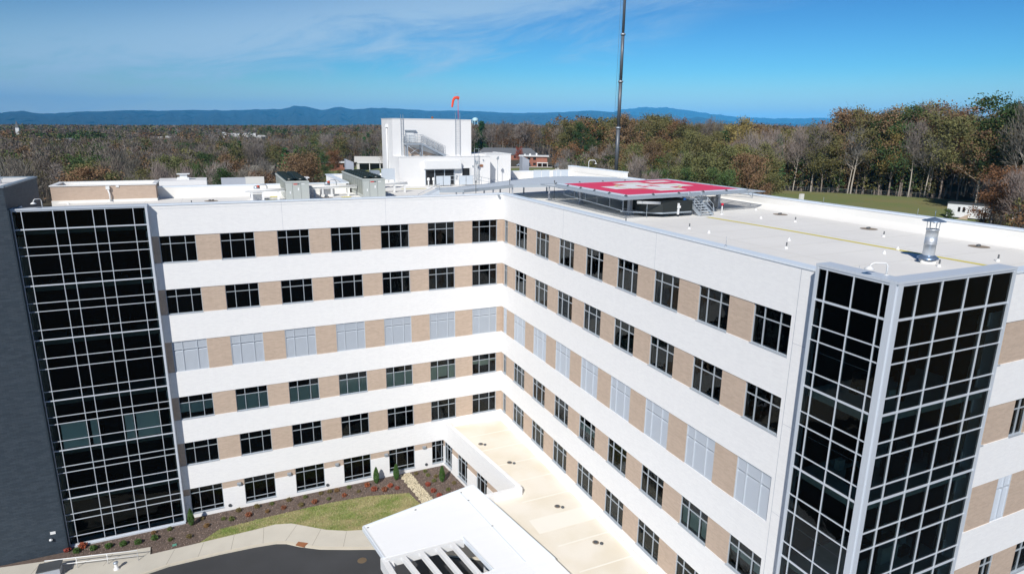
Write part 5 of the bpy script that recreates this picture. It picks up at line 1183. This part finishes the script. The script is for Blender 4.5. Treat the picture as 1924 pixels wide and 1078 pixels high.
RN = ((31, 'right of the brick houses'), (34.5, 'beside the crane boom'), (37.5, 'above the left helipad end'), (40.5, 'above mid helipad'), (44, 'above the right helipad end'), (47.4, 'between helipad and fence'), (49.5, 'behind the fence left end'), (51.5, 'behind the fence left half'), (53.5, 'behind the fence middle'), (55.5, 'behind the fence right half'), (58, 'behind the fence right end'), (61, 'behind the white trailer'), (63, 'right of the white trailer'), (99, 'at the photo right edge'))
LN = ((-12, 'above the charcoal tower'), (-9, 'above tan roof enclosure left'), (-6, 'above tan roof enclosure right'), (-2, 'left of the tan roofed house'), (1, 'just left of the tan roofed house'), (5, 'behind the tan roofed house'), (8, 'above the left chiller'), (11, 'above the gap between the chillers'), (99, 'above the right chiller'))
def zone_name(where, a, r, r0_):
    row = ', front' if r < r0_+9 else (', second row' if r < r0_+18 else ', behind')
    if 'right of the helipad' in where or 'low wood' in where:
        return ('in low wood ' if 'low wood' in where else 'in tall wood ')+next(n for m_, n in RN if a < m_)+row
    if 'valley' in where: return 'in valley wood '+next(n for m_, n in LN if a < m_)+row
    return where+row
def sow(a0, a1, r0_, r1_, cell, zone, hlo, hhi, where):
    r = r0_
    while r < r1_:
        step = cell; da = math.degrees(cell/r); a = a0+random.random()*da
        while a < a1:
            aa, rr_ = a+random.uniform(-.4, .4)*da, r+random.uniform(-.45, .45)*step
            if not excluded(aa, rr_):
                x, y, z = polar(aa, rr_); k, c = pick(zone); h = random.uniform(hlo, hhi)*(1.06 if k == 'pine' else 1)
                cand.append((h/rr_, x, y, z, k, c, h, zone_name(where, aa, rr_, r0_), rr_, aa))
            a += da
        r += step
# right wood: tall wall of trees beyond the field
def sow_right():
    for a0, a1, re, hlo, hhi in ((28.6, 33, 300, 15, 25), (33, 38, 270, 15, 25), (38, 43, 250, 14, 22), (43, 47, 240, 14, 21), (47, 51, 238, 15, 21), (51, 55, 240, 18, 26), (55, 58, 240, 19, 27), (58, 61, 205, 17, 24), (61, 66.5, 195, 19, 27)):
        sow(a0, a1, re, re+150, 7.3, RZ, hlo, hhi, 'in the wood right of the helipad')
sow_right()
sow(28.8, 34, 150, 228, 7.5, NZ, 9, 13, 'in the low wood just behind the helipad')
sow(34, 40, 150, 228, 7.5, NZ, 11, 16, 'in the low wood just behind the helipad')
sow(40, 46, 150, 228, 7.5, NZ, 13, 18.5, 'in the low wood just behind the helipad')
sow(61.4, 66.5, 124, 180, 7.0, [('leafy', 'olive', 2), ('leafy', 'gold', 1), ('leafy', 'rust', 2), ('bare', 'grey', 3), ('half', 'olive', 3), ('half', 'brown', 3)], 8, 15, 'beside the white trailer')
sow(14, 28.8, 456, 640, 9.5, MZ, 17, 23, 'in the wood behind the penthouse')
sow(28.6, 34, 228, 290, 8.5, MZ, 11, 15, 'in the low wood just behind the helipad')
sow(-17, 15, 200, 640, 10.3, LZ, 14, 20, 'in the valley wood left of the penthouse')
# understorey along the fence
for k in range(230):
    a = random.uniform(46, 58); r = random.uniform(238, 275); x, y, z = polar(a, r); c = random.choice(['rust', 'brown', 'brown', 'green', 'olive', 'olive']); cand.append((7/r, x, y, z, 'bush', c, random.uniform(5, 11), 'along the chain link fence', r, a))
for k in range(10):
    a = random.uniform(60.2, 63.0); r = random.uniform(160, 182); x, y, z = polar(a, r); cand.append((5/r, x, y, z, 'bush', random.choice(['rust', 'brown', 'olive']), random.uniform(2.5, 4.5), 'beside the white trailer', r, a))
# particular trees
SPEC = [(1093, 268, 300, 'leafy', 'green', 21, 'broad bright green tree beyond the helipad, left of the crane boom'), (1075, 262, 305, 'leafy', 'green', 20, 'bright green tree touching the left side of the broad green one'), (1118, 270, 296, 'leafy', 'green', 18, 'lower green tree directly left of the crane boom'),
        (975, 285, 375, 'leafy', 'redbrown', 9, 'dark red maple between the two brick houses'), (905, 250, 470, 'pine', 'pine', 25, 'tall dark pine directly right of the penthouse top'), (895, 262, 460, 'pine', 'pine', 20, 'dark pine leaning on the penthouse right side'),
        (1462, 275, 236, 'pine', 'pine', 19, 'bright dark green pine in the wood above the roof parapet'), (1690, 240, 241, 'leafy', 'green', 26, 'tall dark green round oak at the top of the right wood'), (1660, 250, 244, 'leafy', 'dark', 24, 'dark green oak left of the tallest green oak'), (1735, 215, 262, 'leafy', 'olive', 29, 'tall olive oak topping the right wood skyline'), (1590, 225, 246, 'leafy', 'brown', 27, 'tall brown oak rising alone above the wood skyline'), (1800, 210, 262, 'half', 'rust', 29, 'tall thinly leaved oak on the skyline above the trailer'), (1780, 260, 240, 'leafy', 'olive', 25, 'large olive green oak straight above the trailer'),
        (1260, 300, 205, 'leafy', 'gold', 16, 'golden autumn tree amid the low wood behind the helipad'), (1362, 250, 236, 'pine', 'pine', 20, 'pine with blue green crown above the helipad right end'), (1395, 280, 228, 'leafy', 'gold', 22, 'large golden olive tree above the right end of the helipad'), (1440, 290, 232, 'leafy', 'gold', 17, 'yellow leaved tree by the bright pine'),
        (1530, 300, 237, 'bare', 'grey', 20, 'white trunked bare tree at the left end of the chain link fence'), (1497, 300, 238, 'bare', 'grey', 19, 'slim white trunked bare tree left of the fence end'), (1600, 320, 238, 'bare', 'grey', 19, 'white trunked bare tree behind the middle of the fence'), (1715, 300, 238, 'bare', 'grey', 22, 'forked white trunked bare tree behind the right of the fence'), (1745, 320, 238, 'bare', 'grey', 18, 'bare pale tree behind the fence near the trailer'),
        (1785, 400, 176, 'bush', 'green', 3.6, 'green bush at the left corner of the white trailer'), (1862, 400, 172, 'bare', 'grey', 8, 'small bare tree right of the white trailer'),
        (575, 290, 330, 'leafy', 'olive', 15, 'dark olive tree standing above the left chiller'), (605, 290, 325, 'leafy', 'green', 15, 'green tree between the two chillers'), (560, 300, 300, 'pine', 'pine', 11, 'small pine above the left chiller'), (625, 290, 335, 'leafy', 'rust', 16, 'rust tree left of the white roofed clinic'), (175, 280, 420, 'leafy', 'green', 17, 'bright green tree in the left valley'), (195, 280, 425, 'leafy', 'green', 16, 'second bright green tree in the left valley'), (150, 290, 400, 'leafy', 'olive', 16, 'olive tree beside the bright green pair'),
        (235, 325, 300, 'leafy', 'gold', 11, 'golden brown tree above the tan roof enclosure'), (420, 270, 480, 'leafy', 'dark', 17, 'dark green tree above the tan roofed house'), (465, 250, 560, 'leafy', 'green', 15, 'round green tree behind the tan roofed house')]
def pix_az(px, py):
    d = fw+r2*((px-962)/1199.6)-u2*((py-539)/1199.6); return math.degrees(atan2(d.x, d.y))
for px, py, r, kind, c, h, lab in SPEC:
    x, y, z = polar(pix_az(px, py), r); tree(x, y, z, kind, c, h, '', lab)
cand.sort(reverse=True, key=lambda t: t[0])
near_t = cand[:290-len(SPEC)]; rest = cand[len(near_t):]
for _, x, y, z, k, c, h, where, r, a in near_t: tree(x, y, z, k, c, h, where)
# remaining wood as one mass: thinned copies of the same trees, then simpler crowns with distance
def sub(kind, nq, size_mul, seed):
    g_ = np.random.default_rng(seed); out_ = []
    for tm, cm, V in PROTO[kind]:
        Q = V.reshape(-1, 4, 3); idx = g_.choice(len(Q), min(nq, len(Q)), replace=False); Q = Q[idx]; c_ = Q.mean(1, keepdims=True)
        if kind == 'bare': Qn = c_+(Q-c_)*[1, 1, 1]*1.0; s = Q[:, 1]-Q[:, 0]; Qn = Q.copy(); Qn[:, 1] += s*size_mul; Qn[:, 2] += s*size_mul*.5
        else: Qn = c_+(Q-c_)*size_mul
        w = .34; z1 = 12.0      # plain trunk
        T = np.array([[(-w, 0, -1), (w, 0, -1), (w*.4, 0, z1), (-w*.4, 0, z1)], [(0, -w, -1), (0, w, -1), (0, w*.4, z1), (0, -w*.4, z1)]])
        out_.append((Qn, T))
    return out_
LOD0 = {k: sub(k, {'leafy': 900, 'half': 560, 'bare': 620, 'pine': 420, 'bush': 260}[k], {'leafy': 2.0, 'half': 1.7, 'bare': 1.0, 'pine': 1.7, 'bush': 1.7}[k], 5) for k in PROTO}
LOD1 = {k: sub(k, {'leafy': 90, 'half': 70, 'bare': 120, 'pine': 60, 'bush': 40}[k], {'leafy': 5.2, 'half': 4.2, 'bare': 6, 'pine': 3.6, 'bush': 3}[k], 6) for k in PROTO}
LOD2 = {k: sub(k, {'leafy': 26, 'half': 22, 'bare': 36, 'pine': 18, 'bush': 12}[k], {'leafy': 9.0, 'half': 8, 'bare': 22, 'pine': 6, 'bush': 5}[k], 7) for k in PROTO}
def mass(items, LOD, name, lab):
    groups = {}
    for it in items: groups.setdefault((it[4], random.randrange(len(LOD[it[4]]))), []).append(it)
    Vs, Cs = [], []
    for (kind, k), its in groups.items():
        Q, T = LOD[kind][k]; ref = 8. if kind == 'bush' else 20.
        n = len(its); g_ = rng; A = g_.uniform(0, 6.28, n); s = np.array([i[6] for i in its])/ref; w = s*g_.uniform(.9, 1.25, n)
        pos = np.array([(i[1], i[2], i[3]-.2) for i in its]); col = np.array([COLS[i[5]] for i in its])*g_.uniform(.65, 1.3, (n, 1))*1.2
        for geo, isT in ((Q, 0), (T, 1)):
            v = geo.reshape(1, -1, 3); c, s_ = np.cos(A)[:, None], np.sin(A)[:, None]
            vv = np.stack([(v[..., 0]*c-v[..., 1]*s_)*w[:, None]+pos[:, :1], (v[..., 0]*s_+v[..., 1]*c)*w[:, None]+pos[:, 1:2], v[..., 2]*s[:, None]+pos[:, 2:3]], -1)
            Vs.append(vv.reshape(-1, 3))
            if isT: cc_ = np.tile(np.array([.20, .17, .145]), (n*geo.shape[0]*4, 1))
            else: cc_ = np.repeat(np.repeat(col, geo.shape[0], 0)*g_.uniform(.55, 1.4, (n*geo.shape[0], 1)), 4, 0)
            Cs.append(cc_)
    V = np.concatenate(Vs).astype(np.float32); C_ = np.concatenate(Cs); F = np.arange(len(V)).reshape(-1, 4)
    print(name, len(F)); link(name, np_mesh(name, V, F, M['woods'], C_), label=lab, cat='woods', kind='stuff')
mass(rest, LOD0, 'woodland', 'autumn woodland filling the middle distance behind the nearest trees')
def field_of(a0, a1, r0_, r1_, area, zoneL, zoneR, hlo, hhi):
    n = int((RD(a1-a0))*.5*(r1_**2-r0_**2)/area); out_ = []
    A = rng.uniform(a0, a1, n); R_ = np.sqrt(rng.uniform(r0_**2, r1_**2, n)); X_ = CAM.x+R_*np.sin(np.radians(A)); Y_ = CAM.y+R_*np.cos(np.radians(A)); Z_ = H(X_, Y_)
    pat = np.sin(X_*.013+2)*np.cos(Y_*.011)+.6*np.sin(X_*.031+Y_*.023)
    for i in range(n):
        if excluded(A[i], R_[i]): continue
        zn = zoneL if A[i] < 22 else zoneR
        k, c = pick(zn)
        if pat[i] < -.7 and random.random() < .7: k, c = random.choice([('bare', 'mauve'), ('leafy', 'rust'), ('half', 'rust'), ('leafy', 'brown')])
        if pat[i] > .35 and random.random() < .7: k, c = random.choice([('leafy', 'green'), ('pine', 'pine'), ('leafy', 'olive'), ('leafy', 'dark')])
        h = random.uniform(hlo, hhi); out_.append((0, X_[i], Y_[i], Z_[i], k, c, h))
    return out_
mass(field_of(-19, 68, 600, 1250, 105, LZ, MZ, 12, 18), LOD1, 'woodland', 'thin autumn woods spreading beyond the town edge')
mass(field_of(-19, 68, 1250, 3000, 260, LZ, MZ, 11, 17), LOD2, 'woodland', 'hazy distant woods reaching to the foot of the mountains')

# ------------------------------------------------------------------ fields
def patch(name, a0, a1, r0_, r1_, m_, dz=.12, n=14):
    A = np.linspace(a0, a1, n); R_ = np.linspace(r0_, r1_, n); AA, R2 = np.meshgrid(A, R_, indexing='ij'); X_ = CAM.x+R2*np.sin(np.radians(AA)); Y_ = CAM.y+R2*np.cos(np.radians(AA))
    V = np.stack([X_, Y_, H(X_, Y_)+dz], -1).reshape(-1, 3); i, j = np.meshgrid(np.arange(n-1), np.arange(n-1), indexing='ij'); F = np.stack([i*n+j, (i+1)*n+j, (i+1)*n+j+1, i*n+j+1], -1).reshape(-1, 4)[:, ::-1]
    o = link(name, np_mesh(name, V, F, m_, smooth=True), kind='structure'); return o
patch('field', 44, 61.5, 95, 237, M['field'], .5)
patch('lawn', 23.6, 28.4, 150, 325, M['field'], .5); patch('road', 24, 28, 326, 334, M['concrete'], .6)
patch('lawn', 7.4, 14, 150, 440, M['field'], .5)
# fence
t0 = polar(47.2, 236)
FN = empty('chain_link_fence', t0, 'long low chain link fence between the mown field and the right wood', 'fence')
pb, rb = MB(), MB(); prev = None
for a in np.linspace(47.2, 58.4, 20):
    x, y, z = polar(a, 236.5); p_ = Vector((x-t0[0], y-t0[1], z-t0[2]+.4)); pb.tube([p_, p_+Vector((0, 0, 1.6))], .05, 5)
    if prev is not None:
        for hh in (.15, .6, 1.1, 1.58): rb.beam(prev+Vector((0, 0, hh)), p_+Vector((0, 0, hh)), .03, .03 if hh < 1.5 else .06)
    prev = p_
fm = mat('fence_wire', (.20, .21, .20), .6, metal=.3); pb.build('post', fm, FN); rb.build('wire_mesh', fm, FN)
x, y, z = polar(48.8, 205); b = MB(); b.box(x-.7, x+.7, y-.1, y+.5, z, z+2.4); b.build('equipment_cabinet', M['plastic'], label='white upright cabinet at the near end of the fence', cat='cabinet')
# ------------------------------------------------------------------ buildings beyond
def house(a, r, w, d, hw, hr, name, lab, wall, roof, facing=None, zoff=0, wins=(), hip=False, over=.4, cat='house', storeys=1):
    x, y, z = polar(a, r); z += zoff; rz = -RD(a) if facing is None else facing
    t = empty(name, (x, y, z), lab, cat, rz=rz)
    b = MB(); b.box(-w/2, w/2, -d/2, d/2, -1.5, hw)
    if not hip and hr > .5:
        i = len(b.v); 
        for s_ in (-1, 1): b.v += [(s_*w/2, -d/2, hw), (s_*w/2, d/2, hw), (s_*w/2, 0, hw+hr*.96)]
        b.f += [(i, i+2, i+1), (i+3, i+4, i+5)]; b.mi += [0, 0]; b.sm += [False, False]
    b.build('wall', M[wall], t)
    b = MB(); W2, D2 = w/2+over, d/2+over
    if hr < .5: b.box(-W2, W2, -D2, D2, hw, hw+hr)
    else:
        i = len(b.v); rx = W2 if not hip else W2-D2*.8
        b.v += [(-W2, -D2, hw), (W2, -D2, hw), (W2, D2, hw), (-W2, D2, hw), (-rx, 0, hw+hr), (rx, 0, hw+hr), (-W2, -D2, hw-.25), (W2, -D2, hw-.25), (W2, D2, hw-.25), (-W2, D2, hw-.25)]
        for f in ((0, 1, 5, 4), (2, 3, 4, 5), (1, 2, 5), (3, 0, 4), (6, 7, 1, 0), (8, 9, 3, 2), (7, 8, 2, 1), (9, 6, 0, 3)):
            if not hip and f in ((1, 2, 5), (3, 0, 4)): continue
            b.f.append(tuple(i+k for k in f)); b.mi.append(0); b.sm.append(False)
    b.build('roof', M[roof], t)
    for st in range(storeys):
        for u in wins:
            b = MB(); zc = hw*(st+.35)/storeys; b.box(u-.75, u+.75, -d/2-.04, -d/2, zc, zc+min(1.5, hw/storeys*.45)); b.build('window', M['winblack'], t)
    return t
BHs = house(26.35, 345, 14, 10, 5.4, .35, 'brick_house', 'two storey red brick block with a white flat roof and white porch', 'redbrick', 'plastic', wins=(-5.6, -2.6, 0.4), over=.9, storeys=2)
b = MB(); b.box(1.6, 7.4, -8.5, -5.2, 2.2, 2.5); b.build('porch_roof', M['plastic'], BHs); b = MB()
for u in (1.9, 4.4, 7.1): b.box(u-.15, u+.15, -8.3, -8.0, -1, 2.2)
b.build('porch_column', M['plastic'], BHs); 
for q in ((-2.5, -1.5, -1, 0, 6.6), (1, 1.8, 0, 1, 6.9), (-5, -4.5, 0, .5, 6.5)): b = MB(); b.box(q[0], q[1], q[2], q[3], 5.75, q[4]); b.build('roof_unit', M['plastic'], BHs)
LH = house(24.0, 425, 40, 12, 3.4, 4.0, 'long_brick_building', 'long low brick building with a grey shingle roof beyond the penthouse', 'redbrick', 'roofgrey', wins=(-16, -11, -3, 5, 12, 17), hip=True, cat='building')
for u in (-17, -5):
    b = MB(); i = 0; b.v = [(u-2, -6.5, 2.6), (u+2, -6.5, 2.6), (u, -6.5, 5.0), (u, -2, 5.0), (u-2, -3.5, 2.8), (u+2, -3.5, 2.8)]; b.f = [(0, 1, 2), (1, 5, 3, 2), (0, 2, 3, 4)]; b.mi = [0, 1, 1]; b.sm = [False]*3; b.build('gable', [M['plastic'], M['roofgrey']], LH)
house(29.6, 300, 14, 8, 3, 2.5, 'farmhouse', 'grey roofed house half hidden by the wood behind the helipad', 'siding', 'roofgrey')
TH_ = house(3.1, 395, 18, 12, 4.0, 4.2, 'tan_roofed_house', 'tan roofed house with two peach front gables left of the chillers', 'peach', 'rooftan', facing=-RD(25), wins=(-5, 0, 5))
for u, s_ in ((-3.5, 1.2), (2.8, .9)):
    b = MB(); w_ = 3.6*s_; b.v = [(u-w_, -7, 2.9), (u+w_, -7, 2.9), (u, -7, 2.9+2.3*s_), (u, 0, 2.9+2.3*s_), (u-w_, -2, 3.4), (u+w_, -2, 3.4), (u-w_, -7, -1), (u+w_, -7, -1)]; b.f = [(0, 1, 2), (1, 5, 3, 2), (0, 2, 3, 4), (6, 7, 1, 0)]; b.mi = [0, 1, 1, 0]; b.sm = [False]*4; b.build('gable', [M['peach'], M['rooftan']], TH_)
house(6.6, 300, 8, 5, 3, .3, 'shed', 'small pale shed just above the left chiller', 'siding', 'siding', cat='shed')
CL = house(9.0, 430, 20, 11, 4.6, .5, 'clinic', 'low red brick clinic with a white flat roof edge above the gap between the chillers', 'redbrick', 'plastic', wins=(-7, -2, 3, 7), over=1.2, cat='building', zoff=1.0)
PV = house(12.2, 400, 17, 12, 4.0, 2.8, 'white_pavilion', 'white roofed pavilion with open porch immediately left of the penthouse', 'siding', 'siding', wins=(-3, 2), cat='building', zoff=1.0, over=1.2)
b = MB(); b.box(-8, 12, -12, -6, 3.4, 3.8); b.build('porch_roof', M['plastic'], PV); b = MB()
for u in (-7, -1, 5, 11): b.box(u-.2, u+.2, -11.7, -11.3, -2, 3.4)
b.build('porch_column', M['plastic'], PV); b = MB(); b.box(-7, 12, -6.5, -6.1, -.5, 3.3); b.build('painted_porch_shade', M['winblack'], PV)  # dark box paints the shade below the porch roof
house(-10.6, 240, 6.5, 6, 2.6, 2.0, 'cottage', 'small cream roofed cottage right of the charcoal tower top', 'siding', 'peach', facing=-.6)
house(-12.9, 205, 14, 6, 2.4, .3, 'carport', 'dark open carport behind the charcoal tower', 'black', 'corrug', cat='carport', zoff=4.5)
house(-7.1, 680, 8, 7, 4.5, 3.0, 'white_house', 'white gabled house alone in the left valley', 'plastic', 'siding', zoff=3)
house(-10.3, 950, 22, 10, 5, .4, 'white_school', 'pale flat building near the left horizon', 'siding', 'plastic', zoff=2, cat='building')
house(5.4, 950, 12, 9, 6, 3, 'white_barn', 'small white barn in the woods above the chillers', 'plastic', 'siding', zoff=2, cat='barn')
for k, (a, w, h, lab) in enumerate(((-1.0, 12, 4.5, 'leftmost white block of the distant town'), (-.1, 22, 5, 'broad white block of the distant town beside the leftmost one'), (.72, 7, 8, 'tallest white block of the distant town'), (1.4, 20, 5.5, 'long white block in the middle of the distant town'), (2.55, 22, 4.5, 'rightmost long white block of the distant town'))):
    t = house(a, 1230, w, 14, h, .4, 'town_building', lab, 'plastic', 'plastic', zoff=3.5, wins=(-w*.3, 0, w*.3), cat='building')
for px, py, r, w, lab in FARH: house(pix_az0(px, py), r, w, 8, 4.0, 2.2, 'white_house', lab, 'plastic', 'siding' if w > 9 else 'roofgrey', facing=random.uniform(-.8, .8), zoff=3.5 if r > 500 else 6, wins=(-2, 2))
x, y, z = polar(-12.55, 900); CH = empty('church', (x, y, z), 'white church steeple on the far left horizon', 'church')
b = MB(); b.box(-1.6, 1.6, -1.6, 1.6, 0, 21); b.build('tower', M['plastic'], CH); b = MB(); b.v = [(-1.7, -1.7, 21), (1.7, -1.7, 21), (1.7, 1.7, 21), (-1.7, 1.7, 21), (0, 0, 29)]; b.f = [(0, 1, 4), (1, 2, 4), (2, 3, 4), (3, 0, 4)]; b.mi = [0]*4; b.sm = [False]*4; b.build('spire', M['roofgrey'], CH)
x, y, z = polar(pix_az(893, 230), 1100); WT = empty('water_tower', (x, y, z), 'pale blue domed water tower right of the penthouse top', 'water tower')
b = MB(); zt = 16-z; b.lathe([(0, zt-3.2), (3.5, zt-2.6), (5.2, zt-.6), (5.3, zt+.8), (4.6, zt+3.0), (2.6, zt+4.4), (0, zt+4.9)], (0, 0, 0), 24); b.build('tank', M['tank'], WT)
for k in range(6):
    a_ = 2*pi*k/6; b = MB(); b.tube([(5.6*cos(a_), 5.6*sin(a_), 0), (5.0*cos(a_), 5.0*sin(a_), zt-.6)], .32, 6); b.build('leg', M['tank'], WT)
# trailer on the right
x, y, z = polar(pix_az(1820, 398), 186); TR = empty('mobile_trailer', (x, y, z+.5), 'white mobile trailer cabin with dark flat roof by the mown field', 'trailer', rz=-RD(pix_az(1822, 398))-.15)
b = MB(); b.box(-4.1, 4.1, -1.6, 1.6, .3, 3.4); b.build('body', mat('trailer_white', (.74, .76, .78), .6, var=.06, scale=1.5), TR); b = MB(); b.box(-4.2, 4.3, -1.75, 1.75, 3.4, 3.65); b.build('roof', M['steeld'], TR)
for u in (-1.7, -.75): b = MB(); b.box(u-.25, u+.25, -1.65, -1.6, 1.6, 2.7); b.build('window', M['winblack'], TR)
b = MB(); b.box(1.9, 2.5, -1.65, -1.6, .5, 2.4); b.build('door', M['corrug'], TR)
b = MB(); b.prism([(-1.6, -2.6), (.3, -2.6), (.3, -1.55), (-1.6, -1.55)], -.4, [.0, 1.2, 1.2, 0]); b.build('steps', M['tan'], TR)
# two cars by the brick house
for k, (a, r, c, lab) in enumerate(((25.2, 338, (.35, .42, .5), 'silver blue car parked left of the two storey brick block'), (25.75, 335, (.05, .06, .08), 'dark car parked in front of the two storey brick block'))):
    x, y, z = polar(a, r); t = empty('parked_car', (x, y, z+.6), lab, 'car', rz=-RD(a)+.2)
    b = MB(); b.prism([(-2.1, -.85), (2.1, -.85), (2.1, .85), (-2.1, .85)], .3, .85); b.prism([(-1.3, -.75), (1.1, -.75), (1.1, .75), (-1.3, .75)], .85, 1.4); o = b.build('body', M['carw'], t); o.color = (*c, 1)
    b = MB(); b.box(-1.1, .95, -.78, .78, .95, 1.3); b.build('window', M['winblack'], t)
    for ux in (-1.3, 1.3):
        for uy in (-.8, .8): b = MB(); b.tube([(ux, uy-.1, .32), (ux, uy+.1, .32)], .32, 10); b.build('wheel', M['rubber'], t)
# ------------------------------------------------------------------ haze
hz_ = MB(); hz_.box(CAM.x-33000, CAM.x+33000, CAM.y-33000, CAM.y+33000, -260, 960)
hm = bpy.data.materials.new('haze'); hm.use_nodes = True; t = hm.node_tree; t.nodes.clear(); o_ = N(t, 'ShaderNodeOutputMaterial'); pv = N(t, 'ShaderNodeVolumePrincipled')
pv.inputs['Color'].default_value = (.09, .50, 1.0, 1); pv.inputs['Density'].default_value = 3.7e-5; pv.inputs['Anisotropy'].default_value = -.44
t.links.new(pv.outputs[0], o_.inputs['Volume'])
hz_.build('haze', hm, kind='stuff')
print('individual trees', n_ind[0], 'objects', len(bpy.data.objects))
